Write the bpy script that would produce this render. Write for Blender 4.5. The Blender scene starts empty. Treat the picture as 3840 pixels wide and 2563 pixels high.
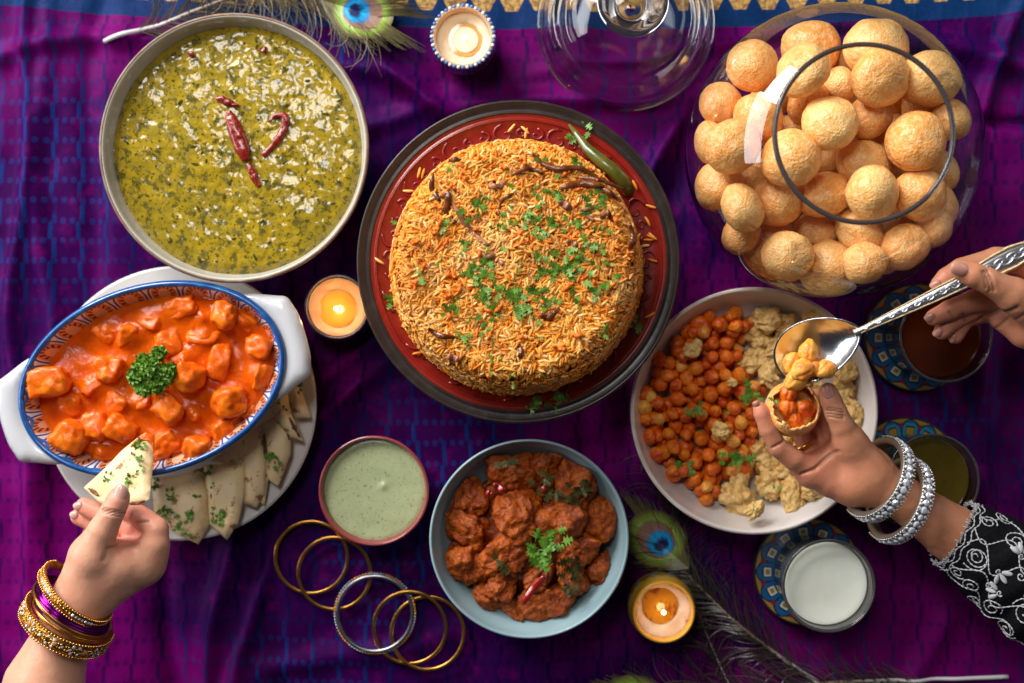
import bpy, bmesh, math, random
import numpy as np
from mathutils import Vector, Matrix, Euler
from mathutils.geometry import delaunay_2d_cdt

# ------------------------------------------------------------------ camera, light, exposure
CAM_H = 1.15                 # camera height above the cloth (m)
PX = 0.000228                # metres on the cloth per photograph pixel
scn = bpy.context.scene
COL = scn.collection
cam_d = bpy.data.cameras.new('camera'); cam = bpy.data.objects.new('camera', cam_d); COL.objects.link(cam)
cam.location = (0, 0, CAM_H); cam.rotation_euler = (0, 0, 0)
cam_d.sensor_width = 36; cam_d.lens = 36 * CAM_H / (3840 * PX)
cam_d.clip_start = 0.02; cam_d.clip_end = 50
cam_d.dof.use_dof = True; cam_d.dof.focus_distance = CAM_H - 0.115; cam_d.dof.aperture_fstop = 3.2
scn.camera = cam
wd = bpy.data.worlds.new('World'); scn.world = wd; wd.use_nodes = True
bg = wd.node_tree.nodes['Background']; bg.inputs[0].default_value = (0.75, 0.82, 1.0, 1); bg.inputs[1].default_value = 0.035

def area(name, loc, target, sx, sy, power, color):
    d = bpy.data.lights.new(name, 'AREA'); d.shape = 'RECTANGLE'; d.size = sx; d.size_y = sy; d.energy = power; d.color = color
    o = bpy.data.objects.new(name, d); COL.objects.link(o); o.location = loc
    o.rotation_euler = (Vector(target) - Vector(loc)).to_track_quat('-Z', 'Y').to_euler()
    return o
area('window_light', (-1.40, 1.90, 1.38), (0.0, 0.0, 0.0), 1.25, 1.40, 108, (1.0, 0.975, 0.95))
area('side_window_light', (-2.15, 0.75, 0.85), (0.0, 0.1, 0.05), 2.2, 0.7, 40, (0.95, 0.97, 1.0))
area('added_streak_light', (2.20, 0.90, 0.85), (0.0, 0.1, 0.05), 2.0, 0.6, 9, (0.92, 0.96, 1.0))  # added strip lamp, not a window: streaks on the right of the glassware
area('softbox_light', (-0.33, 0.66, 1.75), (-0.05, 0.1, 0.0), 0.42, 0.42, 8.5, (1.0, 0.97, 0.95))
vs = scn.view_settings; vs.view_transform = 'Standard'; vs.look = 'None'; vs.exposure = 0.0; vs.gamma = 1.0
scn.render.engine = 'CYCLES'
cy = scn.cycles
cy.use_denoising = True; cy.max_bounces = 14; cy.transparent_max_bounces = 24; cy.transmission_bounces = 12
cy.diffuse_bounces = 4; cy.glossy_bounces = 5; cy.sample_clamp_indirect = 4.0

# ------------------------------------------------------------------ helpers
RS = np.random.RandomState(7)
random.seed(11)
WL = {}                                    # world location of each object

def P(px, py, z=0.0):
    k = PX * (CAM_H - z) / CAM_H
    return np.array([(px - 1920) * k, (1281.5 - py) * k, z])
def L(px, z=0.0):                           # a length in photograph pixels at height z, in metres
    return px * PX * (CAM_H - z) / CAM_H

def setp(o, label=None, cat=None, group=None, kind=None):
    if label: o['label'] = label
    if cat: o['category'] = cat
    if group: o['group'] = group
    if kind: o['kind'] = kind
    return o

def make_mesh(name, v, f, m=None, cols=None, smooth=True, uv=None):
    me = bpy.data.meshes.new(name)
    v = np.asarray(v, dtype=np.float64)
    me.from_pydata(v.tolist(), [], f if isinstance(f, list) else f.tolist())
    if smooth: me.polygons.foreach_set('use_smooth', [True] * len(me.polygons))
    if m is not None: me.materials.append(m)
    if cols is not None:
        a = me.color_attributes.new('Col', 'FLOAT_COLOR', 'POINT')
        c = np.ones((len(v), 4)); c[:, :3] = cols
        a.data.foreach_set('color', c.ravel())
    me.update()
    return me

def mesh(name, v, f, m=None, parent=None, origin=None, cols=None, smooth=True):
    """a mesh object from world coordinates; its origin at `origin`"""
    v = np.asarray(v, dtype=np.float64)
    if origin is None:
        origin = WL[parent.name] if parent is not None else np.array([v[:, 0].mean(), v[:, 1].mean(), v[:, 2].min()])
    origin = np.asarray(origin, dtype=np.float64)
    o = bpy.data.objects.new(name, make_mesh(name, v - origin, f, m, cols, smooth)); COL.objects.link(o)
    if parent is not None:
        o.parent = parent; o.location = origin - WL[parent.name]
    else:
        o.location = origin
    WL[o.name] = origin
    return o

def empty(name, loc):
    o = bpy.data.objects.new(name, None); COL.objects.link(o); o.location = loc; o.empty_display_size = 0.02
    WL[o.name] = np.asarray(loc, dtype=np.float64)
    return o

def inst(name, me, loc, rot=None, scale=(1, 1, 1), parent=None):
    o = bpy.data.objects.new(name, me); COL.objects.link(o)
    w = np.asarray(loc, dtype=np.float64); WL[o.name] = w
    if parent is not None:
        o.parent = parent; w = w - WL[parent.name]
    o.location = w; o.scale = scale
    if rot is not None: o.rotation_euler = rot
    return o

def rnd_euler(): return Euler((random.uniform(0, 6.28), random.uniform(0, 6.28), random.uniform(0, 6.28)))

# noise ------------------------------------------------------------
def _h(ix, iy, iz, seed):
    n = (ix.astype(np.int64) * 374761393 + iy.astype(np.int64) * 668265263 + iz.astype(np.int64) * 1442695041 + seed * 974711) & 0xffffffff
    n = ((n ^ (n >> 13)) * 1274126177) & 0xffffffff
    n = ((n ^ (n >> 15)) * 2246822519) & 0xffffffff
    return ((n ^ (n >> 16)) & 0xffffff) / float(0xffffff)
def vnoise(p, seed=0):
    p = np.asarray(p, dtype=np.float64); i = np.floor(p); f = p - i; f = f * f * (3 - 2 * f)
    x, y, z = i[:, 0], i[:, 1], i[:, 2]; r = 0
    for a in (0, 1):
        for b in (0, 1):
            for c in (0, 1):
                w = (f[:, 0] if a else 1 - f[:, 0]) * (f[:, 1] if b else 1 - f[:, 1]) * (f[:, 2] if c else 1 - f[:, 2])
                r = r + w * _h(x + a, y + b, z + c, seed)
    return r * 2 - 1
def fbm(p, seed=0, octv=3, gain=0.5):
    p = np.asarray(p, dtype=np.float64); a, s, r = 1.0, 1.0, 0
    for k in range(octv):
        r = r + a * vnoise(p * s + 13.7 * k, seed + k); a *= gain; s *= 2.03
    return r
def sstep(a, b, x):
    t = np.clip((x - a) / (b - a), 0, 1); return t * t * (3 - 2 * t)

# shapes -----------------------------------------------------------
def merge(*parts):
    V, F, n = [], [], 0
    for v, f in parts:
        V.append(np.asarray(v)); F += [[i + n for i in q] for q in f]; n += len(v)
    return np.concatenate(V), F

def lathe(prof, n=96, c=(0, 0, 0), ell=None, rot=0.0, close=False):
    """profile [(r, z)] turned round c; ell=(a, b): r is then the offset from an ellipse of half axes a, b"""
    th = np.linspace(0, 2 * math.pi, n, endpoint=False)
    V, F = [], []
    for r, z in prof:
        if ell: x, y = (ell[0] + r) * np.cos(th), (ell[1] + r) * np.sin(th)
        else: x, y = r * np.cos(th), r * np.sin(th)
        xr = x * math.cos(rot) - y * math.sin(rot); yr = x * math.sin(rot) + y * math.cos(rot)
        V.append(np.stack([xr + c[0], yr + c[1], np.full(n, z + c[2])], 1))
    m = len(prof)
    for k in range(m if close else m - 1):
        a, b = k * n, ((k + 1) % m) * n
        for i in range(n):
            j = (i + 1) % n; F.append([a + i, a + j, b + j, b + i])
    return np.concatenate(V), F

def smooth_prof(pts, k=5):
    """Catmull-Rom through profile points"""
    p = np.array(pts, dtype=float); p = np.vstack([2 * p[0] - p[1], p, 2 * p[-1] - p[-2]]); out = []
    for i in range(1, len(p) - 2):
        for t in np.linspace(0, 1, k, endpoint=False):
            a, b, c, d = p[i - 1], p[i], p[i + 1], p[i + 2]
            out.append(0.5 * ((2 * b) + (-a + c) * t + (2 * a - 5 * b + 4 * c - d) * t * t + (-a + 3 * b - 3 * c + d) * t ** 3))
    out.append(p[-2]); return np.array(out)

def tube(pts, rad, n=8, caps=True, flat=1.0, up=(0, 0, 1)):
    pts = np.asarray(pts, dtype=float); m = len(pts)
    rad = np.full(m, rad) if np.isscalar(rad) else np.asarray(rad)
    V, F = [], []
    tang = np.gradient(pts, axis=0); tang /= np.linalg.norm(tang, axis=1)[:, None] + 1e-12
    upv = np.array(up, dtype=float); prev = None
    th = np.linspace(0, 2 * math.pi, n, endpoint=False)
    for i in range(m):
        s = np.cross(tang[i], upv if prev is None else np.cross(prev, tang[i]) if False else upv)
        if np.linalg.norm(s) < 1e-4: s = np.cross(tang[i], (1, 0, 0.1))
        s /= np.linalg.norm(s); w = np.cross(s, tang[i])
        V.append(pts[i] + rad[i] * (np.cos(th)[:, None] * s + flat * np.sin(th)[:, None] * w))
    for i in range(m - 1):
        for j in range(n):
            k = (j + 1) % n; F.append([i * n + j, i * n + k, (i + 1) * n + k, (i + 1) * n + j])
    V = np.concatenate(V)
    if caps:
        F.append(list(range(n - 1, -1, -1))); F.append(list(range((m - 1) * n, m * n)))
    return V, F

def ring_tube(c, R, r, e1=(1, 0, 0), e2=(0, 1, 0), n=72, k=10, wide=None):
    """torus in the plane e1,e2; wide: half width along the axis (flat band)"""
    e1 = np.array(e1, float); e1 /= np.linalg.norm(e1); e2 = np.array(e2, float); e2 /= np.linalg.norm(e2); ax = np.cross(e1, e2)
    V, F = [], []
    for i in range(n):
        t = 2 * math.pi * i / n; d = math.cos(t) * e1 + math.sin(t) * e2
        for j in range(k):
            u = 2 * math.pi * j / k; cu, su = math.cos(u), math.sin(u)
            if wide: cu = math.copysign(abs(cu) ** 0.6, cu); su = math.copysign(abs(su) ** 0.5, su)
            V.append(np.array(c) + d * (R + r * cu) + ax * (wide or r) * su)
    for i in range(n):
        for j in range(k):
            a, b = (i + 1) % n, (j + 1) % k
            F.append([i * k + j, a * k + j, a * k + b, i * k + b])
    return np.array(V), F

_ico = {}
def ico(sub):
    if sub not in _ico:
        bm = bmesh.new(); bmesh.ops.create_icosphere(bm, subdivisions=sub, radius=1.0)
        _ico[sub] = (np.array([v.co[:] for v in bm.verts]), [[v.index for v in f.verts] for f in bm.faces]); bm.free()
    return _ico[sub]

def blob(rad, seed=0, sub=3, amp=0.12, freq=1.6, box=0.0, octv=3):
    """a lump: unit sphere, squared off by `box`, noised, scaled to rad (x, y, z)"""
    v, f = ico(sub); v = v.copy()
    if box:
        m = np.max(np.abs(v), axis=1)[:, None]; v = v * ((1 - box) + box / m * 0.82)
    v = v * (1 + amp * fbm(v * freq + seed * 3.1, seed, octv))[:, None]
    return v * np.array(rad), f

def rotz(v, a):
    c, s = math.cos(a), math.sin(a); v = np.asarray(v)
    return np.stack([v[:, 0] * c - v[:, 1] * s, v[:, 0] * s + v[:, 1] * c, v[:, 2]], 1)
def rmat(v, e): return v @ np.array(e.to_matrix()).T

def in_poly(x, y, poly):
    x = np.asarray(x, float); y = np.asarray(y, float); ins = np.zeros(x.shape, bool); n = len(poly); j = n - 1
    for i in range(n):
        xi, yi = poly[i]; xj, yj = poly[j]
        c = ((yi > y) != (yj > y)) & (x < (xj - xi) * (y - yi) / (yj - yi + 1e-15) + xi)
        ins ^= c; j = i
    return ins
def edge_dist(x, y, poly):
    d = np.full(len(x), 1e9); n = len(poly)
    for i in range(n):
        a = np.array(poly[i]); b = np.array(poly[(i + 1) % n]); ab = b - a
        t = np.clip(((x - a[0]) * ab[0] + (y - a[1]) * ab[1]) / (ab @ ab + 1e-15), 0, 1)
        d = np.minimum(d, np.hypot(x - a[0] - t * ab[0], y - a[1] - t * ab[1]))
    return d

def puffy(poly, step, top, bottom):
    """a slab with outline poly (world xy): top(x,y,d), bottom(x,y,d) give heights, d = distance to the edge"""
    poly = [np.array(p[:2], float) for p in poly]; b = []
    for i in range(len(poly)):
        p, q = poly[i], poly[(i + 1) % len(poly)]; n = max(1, int(np.linalg.norm(q - p) / step))
        b += [p + (q - p) * t for t in np.arange(n) / n]
    b = np.array(b); lo, hi = b.min(0), b.max(0)
    gx, gy = np.meshgrid(np.arange(lo[0], hi[0], step), np.arange(lo[1], hi[1], step)); gx, gy = gx.ravel(), gy.ravel()
    gx = gx + RS.uniform(-.2, .2, len(gx)) * step; gy = gy + RS.uniform(-.2, .2, len(gy)) * step
    ok = in_poly(gx, gy, b); gx, gy = gx[ok], gy[ok]; ok = edge_dist(gx, gy, b) > step * 0.5; gx, gy = gx[ok], gy[ok]
    nb = len(b); pts = [Vector(p) for p in b] + [Vector(p) for p in zip(gx, gy)]
    vo, _, fo, ov, _, _ = delaunay_2d_cdt(pts, [], [list(range(nb))], 1, 1e-7)
    xy = np.array([v[:] for v in vo]); d = edge_dist(xy[:, 0], xy[:, 1], b)
    isb = d < step * 0.2
    T = np.column_stack([xy, top(xy[:, 0], xy[:, 1], d)]); B = np.column_stack([xy, bottom(xy[:, 0], xy[:, 1], d)])
    n = len(xy); F = [list(f) for f in fo] + [[i + n for i in reversed(f)] for f in fo]
    cnt = {}
    for f in fo:
        for i in range(len(f)):
            e = (f[i], f[(i + 1) % len(f)]); cnt[e] = 1
    for (i, j) in cnt:
        if (j, i) not in cnt: F.append([j, i, i + n, j + n])
    return np.vstack([T, B]), F

# signed-distance bodies (hands) -----------------------------------
def sd_chain(G, ch):
    d = None
    for (a, ra), (b, rb) in zip(ch[:-1], ch[1:]):
        a, b = np.array(a, np.float32), np.array(b, np.float32); ab = b - a
        t = np.clip(((G[0] - a[0]) * ab[0] + (G[1] - a[1]) * ab[1] + (G[2] - a[2]) * ab[2]) / max(float(ab @ ab), 1e-12), 0, 1)
        q = np.sqrt((G[0] - a[0] - t * ab[0]) ** 2 + (G[1] - a[1] - t * ab[1]) ** 2 + (G[2] - a[2] - t * ab[2]) ** 2) - (ra + t * (rb - ra))
        d = q if d is None else smin(d, q, 0.0015)
    return d
def smin(a, b, k):
    h = np.clip(0.5 + 0.5 * (b - a) / k, 0, 1); return b + (a - b) * h - k * h * (1 - h)
def surface_nets(vol, org, h):
    s = vol < 0; nx, ny, nz = vol.shape; c = [(i, j, k) for i in (0, 1) for j in (0, 1) for k in (0, 1)]
    cut = lambda A, o: A[o[0]:nx - 1 + o[0], o[1]:ny - 1 + o[1], o[2]:nz - 1 + o[2]]
    cntc = sum(cut(s, o).astype(np.int8) for o in c); act = (cntc > 0) & (cntc < 8); ids = np.argwhere(act)
    idx = -np.ones(act.shape, np.int64); idx[act] = np.arange(len(ids))
    vals = {o: vol[ids[:, 0] + o[0], ids[:, 1] + o[1], ids[:, 2] + o[2]] for o in c}
    acc = np.zeros((len(ids), 3)); num = np.zeros(len(ids))
    for o in c:
        for ax in range(3):
            if o[ax] == 0:
                q = list(o); q[ax] = 1; q = tuple(q); a, b = vals[o], vals[q]; x = (a < 0) != (b < 0)
                t = np.where(x, a / np.where(x, a - b, 1), 0); p = np.tile(np.array(o, float), (len(ids), 1)); p[:, ax] += t
                acc[x] += p[x]; num[x] += 1
    V = (ids + acc / num[:, None]) * h + org; F = []
    for ax in range(3):
        sl0 = [slice(None)] * 3; sl1 = [slice(None)] * 3; sl0[ax] = slice(0, -1); sl1[ax] = slice(1, None)
        a, b = s[tuple(sl0)], s[tuple(sl1)]; e = np.argwhere(a != b); u, w = (ax + 1) % 3, (ax + 2) % 3
        ok = (e[:, u] > 0) & (e[:, w] > 0) & (e[:, u] < vol.shape[u] - 1) & (e[:, w] < vol.shape[w] - 1); e = e[ok]
        flip = b[tuple(e.T)]
        def at(du, dw):
            q = e.copy(); q[:, u] += du; q[:, w] += dw; return idx[tuple(q.T)]
        Q = np.stack([at(-1, -1), at(0, -1), at(0, 0), at(-1, 0)], 1); Q[flip] = Q[flip][:, ::-1]; F.append(Q)
    return V, np.concatenate(F)

# material language ------------------------------------------------
class X:
    """a float socket with arithmetic"""
    nt = None
    def __init__(s, sock): s.s = sock
    @staticmethod
    def m(op, *a):
        n = X.nt.nodes.new('ShaderNodeMath'); n.operation = op
        for i, v in enumerate(a):
            if isinstance(v, X): X.nt.links.new(v.s, n.inputs[i])
            else: n.inputs[i].default_value = v
        return X(n.outputs[0])
    def __add__(s, o): return X.m('ADD', s, o)
    __radd__ = __add__
    def __sub__(s, o): return X.m('SUBTRACT', s, o)
    def __rsub__(s, o): return X.m('SUBTRACT', o, s)
    def __mul__(s, o): return X.m('MULTIPLY', s, o)
    __rmul__ = __mul__
    def __truediv__(s, o): return X.m('DIVIDE', s, o)
    def __pow__(s, o): return X.m('POWER', s, o)
    def abs(s): return X.m('ABSOLUTE', s)
    def floor(s): return X.m('FLOOR', s)
    def frac(s): return X.m('FRACT', s)
    def sin(s): return X.m('SINE', s)
    def mod(s, v): return X.m('FLOORED_MODULO', s, v)
def xmin(a, b): return X.m('MINIMUM', a, b)
def xmax(a, b): return X.m('MAXIMUM', a, b)
def lt(a, b): return X.m('LESS_THAN', a, b)
def gt(a, b): return X.m('GREATER_THAN', a, b)
def ramp(v, lo, hi):
    n = X.nt.nodes.new('ShaderNodeMapRange'); n.interpolation_type = 'SMOOTHSTEP'
    X.nt.links.new(v.s, n.inputs[0]); n.inputs[1].default_value = lo; n.inputs[2].default_value = hi
    return X(n.outputs[0])
def coords(kind='Object'):
    n = X.nt.nodes.new('ShaderNodeTexCoord'); s = X.nt.nodes.new('ShaderNodeSeparateXYZ'); X.nt.links.new(n.outputs[kind], s.inputs[0])
    return X(s.outputs[0]), X(s.outputs[1]), X(s.outputs[2]), n.outputs[kind]
def tnoise(scale, detail=3.0, rough=0.55, vec=None, seed=0.0, dist=0.0):
    n = X.nt.nodes.new('ShaderNodeTexNoise'); n.noise_dimensions = '4D'; n.inputs['Scale'].default_value = scale; n.inputs['Detail'].default_value = detail
    n.inputs['Roughness'].default_value = rough; n.inputs['W'].default_value = seed; n.inputs['Distortion'].default_value = dist
    if vec is None: vec = coords()[3]
    X.nt.links.new(vec, n.inputs['Vector']); return X(n.outputs[0])
def tvoro(scale, vec=None, feat='F1', rand=1.0):
    n = X.nt.nodes.new('ShaderNodeTexVoronoi'); n.feature = feat; n.inputs['Scale'].default_value = scale; n.inputs['Randomness'].default_value = rand
    if vec is None: vec = coords()[3]
    X.nt.links.new(vec, n.inputs['Vector']); return X(n.outputs[0])
def rgb(c):
    n = X.nt.nodes.new('ShaderNodeRGB'); n.outputs[0].default_value = (*c, 1); return n.outputs[0]
def mix(f, a, b):
    n = X.nt.nodes.new('ShaderNodeMix'); n.data_type = 'RGBA'
    if isinstance(f, X): X.nt.links.new(f.s, n.inputs[0])
    else: n.inputs[0].default_value = f
    for i, c in ((6, a), (7, b)):
        if isinstance(c, tuple): n.inputs[i].default_value = (*c, 1)
        else: X.nt.links.new(c, n.inputs[i])
    return n.outputs[2]
def vcol(name='Col'):
    n = X.nt.nodes.new('ShaderNodeAttribute'); n.attribute_name = name; return n.outputs[0]
def obj_random():
    n = X.nt.nodes.new('ShaderNodeObjectInfo'); return X(n.outputs['Random'])
def new_mat(name):
    m = bpy.data.materials.new(name); m.use_nodes = True; X.nt = m.node_tree
    return m, m.node_tree.nodes['Principled BSDF']
def put(b, key, v):
    if isinstance(v, X): X.nt.links.new(v.s, b.inputs[key])
    elif isinstance(v, (int, float)): b.inputs[key].default_value = v
    elif isinstance(v, tuple): b.inputs[key].default_value = (*v, 1) if len(b.inputs[key].default_value) == 4 else v
    else: X.nt.links.new(v, b.inputs[key])
def bump(b, h, dist=0.001, strength=1.0):
    n = X.nt.nodes.new('ShaderNodeBump'); n.inputs['Distance'].default_value = dist; n.inputs['Strength'].default_value = strength
    X.nt.links.new(h.s, n.inputs['Height']); X.nt.links.new(n.outputs[0], b.inputs['Normal'])
def simple(name, col, rough=0.5, metal=0.0, var=None, bmp=None, coat=0.0, sss=0.0, sssr=(1, .4, .2), spec=0.5, tr=0.0, ior=1.45):
    """var: list of (scale, lo, hi, colour, seed) mixed over col; bmp: (scale, dist)"""
    m, b = new_mat(name); c = col
    for (sc, lo, hi, c2, sd) in (var or []): c = mix(ramp(tnoise(sc, 4, .6, seed=sd), lo, hi), c, c2)
    put(b, 'Base Color', c); put(b, 'Roughness', rough); put(b, 'Metallic', metal); put(b, 'Coat Weight', coat); put(b, 'Coat Roughness', 0.08)
    put(b, 'Specular IOR Level', spec); put(b, 'Transmission Weight', tr); put(b, 'IOR', ior)
    if sss:
        put(b, 'Subsurface Weight', 1.0); b.inputs['Subsurface Radius'].default_value = sssr; put(b, 'Subsurface Scale', sss)
    if bmp: bump(b, tnoise(bmp[0], 4, .6), bmp[1])
    return m
def thin_glass(name, tint=(1, 1, 1), ior=1.5, rough=0.03):
    """a thin clear wall: passes light straight on, mirrors by Fresnel"""
    m = bpy.data.materials.new(name); m.use_nodes = True; nt = m.node_tree; X.nt = nt; nt.nodes.clear()
    o = nt.nodes.new('ShaderNodeOutputMaterial'); t = nt.nodes.new('ShaderNodeBsdfTransparent'); g = nt.nodes.new('ShaderNodeBsdfGlossy')
    lw = nt.nodes.new('ShaderNodeLayerWeight'); lw.inputs[0].default_value = 0.5; mx = nt.nodes.new('ShaderNodeMixShader')
    nt.links.new(mix(X(lw.outputs['Facing']) ** 3.0, tint, tuple(q * .5 for q in tint)), t.inputs[0]); g.inputs['Roughness'].default_value = rough; 
    fres = X(lw.outputs['Facing']) ** 3.0 * 0.85 + 0.07
    nt.links.new(fres.s, mx.inputs[0]); nt.links.new(t.outputs[0], mx.inputs[1]); nt.links.new(g.outputs[0], mx.inputs[2]); nt.links.new(mx.outputs[0], o.inputs[0])
    return m
def emit(name, col, st):
    m = bpy.data.materials.new(name); m.use_nodes = True; nt = m.node_tree; nt.nodes.clear()
    o = nt.nodes.new('ShaderNodeOutputMaterial'); e = nt.nodes.new('ShaderNodeEmission'); e.inputs[0].default_value = (*col, 1); e.inputs[1].default_value = st
    nt.links.new(e.outputs[0], o.inputs[0]); return m

def side_of(c, p, table):
    """which of the named neighbours (photograph pixels) lies in the direction of p from c"""
    d = np.array(p[:2]) - np.array(c[:2]); best = None
    for nm, (px, py) in table.items():
        e = P(px, py)[:2] - np.array(c[:2]); k = float(d @ e) / (np.linalg.norm(e) * (np.linalg.norm(d) + 1e-9))
        if best is None or k > best[0]: best = (k, nm)
    return best[1]

# ------------------------------------------------------------------ the cloth
def cloth_z(x, y):
    x = np.atleast_1d(np.asarray(x, float)); y = np.atleast_1d(np.asarray(y, float))
    z = np.zeros_like(x)
    def ridge(px, py, ang, width, amp, length, bend=0.0):
        p = P(px, py); a = math.radians(ang); dx, dy = x - p[0], y - p[1]
        u = dx * math.cos(a) + dy * math.sin(a); v = -dx * math.sin(a) + dy * math.cos(a) + bend * u * u
        v = v + 0.006 * np.sin(u * 23 + px)
        return amp * np.exp(-(v / width) ** 2) * np.exp(-(u / length) ** 4)
    for a in [(70, 700, 88, .006, .006, .30, .2), (165, 1300, 91, .009, .005, .4, 0), (330, 500, 87, .010, -.004, .2, .4),
              (810, 2330, 84, .008, .006, .13, .6), (930, 2360, 80, .006, .005, .13, .3), (1010, 2200, 95, .012, -.004, .15, 0),
              (1180, 1500, 52, .007, .007, .09, 1), (1230, 1570, 40, .006, .006, .07, -1), (1330, 1480, 65, .010, .005, .06, 0),
              (1520, 330, -25, .008, .008, .06, 3), (1430, 250, -50, .007, .007, .05, -2), (1600, 430, 10, .009, .005, .09, 0),
              (2080, 370, 8, .008, .007, .11, 1), (2480, 620, 60, .007, .008, .06, 0), (2560, 560, 70, .009, -.006, .05, 0),
              (3730, 330, 70, .006, .007, .09, 0), (3600, 200, -5, .008, .006, .12, 1), (3700, 470, 2, .004, -.005, .09, 0),
              (2350, 1500, 100, .012, -.006, .05, 0), (3700, 1700, 97, .009, .006, .1, .4), (3780, 1480, 80, .012, -.004, .12, 0),
              (2750, 2250, 110, .010, .004, .1, 0), (3500, 2400, 70, .01, .005, .08, 0), (1250, 2480, 15, .01, .004, .1, 0),
              (640, 2420, 100, .009, -.005, .12, 0), (300, 160, 5, .008, .005, .10, 1), (130, 1900, 85, .01, .004, .16, 0),
              (1150, 700, 80, .008, .004, .1, 0), (2900, 130, 4, .006, .004, .2, .6)]:
        z = z + ridge(*a)
    z = z + 0.0034 * fbm(np.stack([x * 16 + 0.5 * y * 10, y * 7, 0 * x], 1), 3, 3) + 0.0009 * fbm(np.stack([x * 50, y * 40, 0 * x], 1), 5, 2)
    return z * 1.5 - 0.0045

def cloth_material():
    m, b = new_mat('woven_silk')
    x, y, z, vec = coords()
    wob = tnoise(7, 2, .5, seed=1.0) - 0.5; wob2 = tnoise(6, 2, .5, seed=4.0) - 0.5
    xx = x + wob * 0.020; yy = y + wob2 * 0.014
    CX, CY = 0.0225, 0.0172
    row = (yy / CY).floor(); fy = (yy / CY).frac()
    sx = xx / CX + row.mod(2.0) * 0.12
    fx = (sx.frac() - 0.5).abs()                         # vertical dashes
    rag = tnoise(420, 2, .5, seed=2.0) * 0.10
    dash = ramp(0.065 + rag * 0.7 - fx, 0.0, 0.06) * ramp((fy - 0.5).abs(), 0.50, 0.36)
    dx = (xx / (CX / 3)).frac() - 0.5; dyy = (fy + 0.5).frac() - 0.5     # rows of dots
    dd = (dx * dx * 1.0 + dyy * dyy * 4.2) ** 0.5
    dots = ramp(0.31 + rag * 1.6 - dd, 0.0, 0.16)
    region = ramp(tnoise(5.5, 2, .5, seed=9.0), 0.38, 0.56)
    weave = ((xx * 2400).sin() * (yy * 2400).sin()) * 0.5 + 0.5
    thread = tnoise(900, 2, .6, seed=3.0)
    base = mix(region, (0.138, 0.0004, 0.104), (0.027, 0.0005, 0.058))
    base = mix(ramp(thread, 0.45, 0.75) * 0.35, base, (0.045, 0.001, 0.075))
    base = mix(ramp(tnoise(60, 3, .6, seed=12.0), 0.50, 0.72) * 0.35, base, (0.20, 0.001, 0.13))
    blue = mix(ramp(tnoise(4.2, 2, .5, seed=21.0), 0.45, 0.58), (0.006, 0.002, 0.050), (0.002, 0.026, 0.165))
    pat = xmax(dash * ramp(tnoise(20, 2, .5, seed=33.0), .30, .45), dots * 0.62) * (0.66 + 0.34 * region)
    col = mix(pat, base, blue)
    # the woven border: blue band, then gold brocade with a row of blue points
    yb = y - (x - 0.05) * (x - 0.05) * 0.0875 + wob * 0.004
    yband = 0.2680
    band = ramp(yb, yband - 0.0006, yband + 0.0006)
    bandc = mix(ramp(tnoise(300, 3, .6, vec, seed=5.0), 0.3, 0.8), (0.002, 0.036, 0.125), (0.004, 0.022, 0.095))
    col = mix(band, col, bandc)
    yg = 0.2830
    tri = ((x / 0.0245).frac() - 0.5).abs() * 2.0
    edge = (yb - yg) / 0.0135
    gold = gt(yb, yg) * ramp(tri - (1.0 - edge) * 0.55, 0.0, 0.05)
    goldf = mix(ramp(tnoise(260, 3, .7, seed=6.0), 0.38, 0.62), (0.58, 0.36, 0.11), (0.22, 0.12, 0.05))
    col = mix(gold, col, goldf)
    put(b, 'Base Color', col); put(b, 'Roughness', 0.50); put(b, 'Specular IOR Level', 0.09); b.inputs['Specular Tint'].default_value = (1.0, 0.35, 0.85, 1)
    put(b, 'Sheen Weight', 0.04); put(b, 'Sheen Roughness', 0.3); b.inputs['Sheen Tint'].default_value = (1.0, 0.12, 0.8, 1)
    bump(b, weave * 0.35 + thread * 0.6 + pat * 0.5, 0.00035)
    return m

nx, ny = 460, 330
gx, gy = np.meshgrid(np.linspace(-0.72, 0.72, nx), np.linspace(-0.52, 0.52, ny)); gx, gy = gx.ravel(), gy.ravel()
ii = np.arange(nx * ny).reshape(ny, nx)
cf = np.stack([ii[:-1, :-1].ravel(), ii[:-1, 1:].ravel(), ii[1:, 1:].ravel(), ii[1:, :-1].ravel()], 1)
cloth = mesh('tablecloth', np.column_stack([gx, gy, cloth_z(gx, gy)]), cf, cloth_material(), origin=(0, 0, 0))
setp(cloth, 'magenta and blue woven silk cloth with a gold border', 'tablecloth', kind='structure')

# ------------------------------------------------------------------ shared stoneware and food materials
def speckled(name, col, dark, rough=0.3, coat=0.3):
    return simple(name, col, rough, var=[(420, .62, .70, dark, 1.0), (30, .35, .75, tuple(c * 0.86 for c in col), 2.0)], coat=coat, bmp=(60, .0003))
M_grey_glaze = speckled('grey_glaze', (0.50, 0.49, 0.42), (0.30, 0.26, 0.20))
M_rim_brown = simple('bare_clay_rim', (0.20, 0.11, 0.07), 0.55, var=[(60, .4, .7, (0.34, 0.24, 0.17), 3.0)])
M_white_glaze = simple('white_glaze', (0.74, 0.71, 0.68), 0.28, coat=0.3, var=[(14, .3, .8, (0.66, 0.62, 0.60), 1.0), (300, .70, .76, (0.45, 0.36, 0.30), 2.0)])
M_porcelain = simple('white_porcelain', (0.58, 0.59, 0.61), 0.2, coat=0.3)
M_plate = simple('cream_plate_glaze', (0.72, 0.69, 0.66), 0.25, coat=0.4, var=[(9, .3, .8, (0.64, 0.61, 0.58), 1.0)])
M_leaf = simple('parsley_green', (0.07, 0.20, 0.012), 0.42, var=[(160, .35, .65, (0.17, 0.33, 0.03), 1.0), (60, .55, .75, (0.025, 0.09, 0.008), 2.0)], bmp=(900, .0004))
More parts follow.
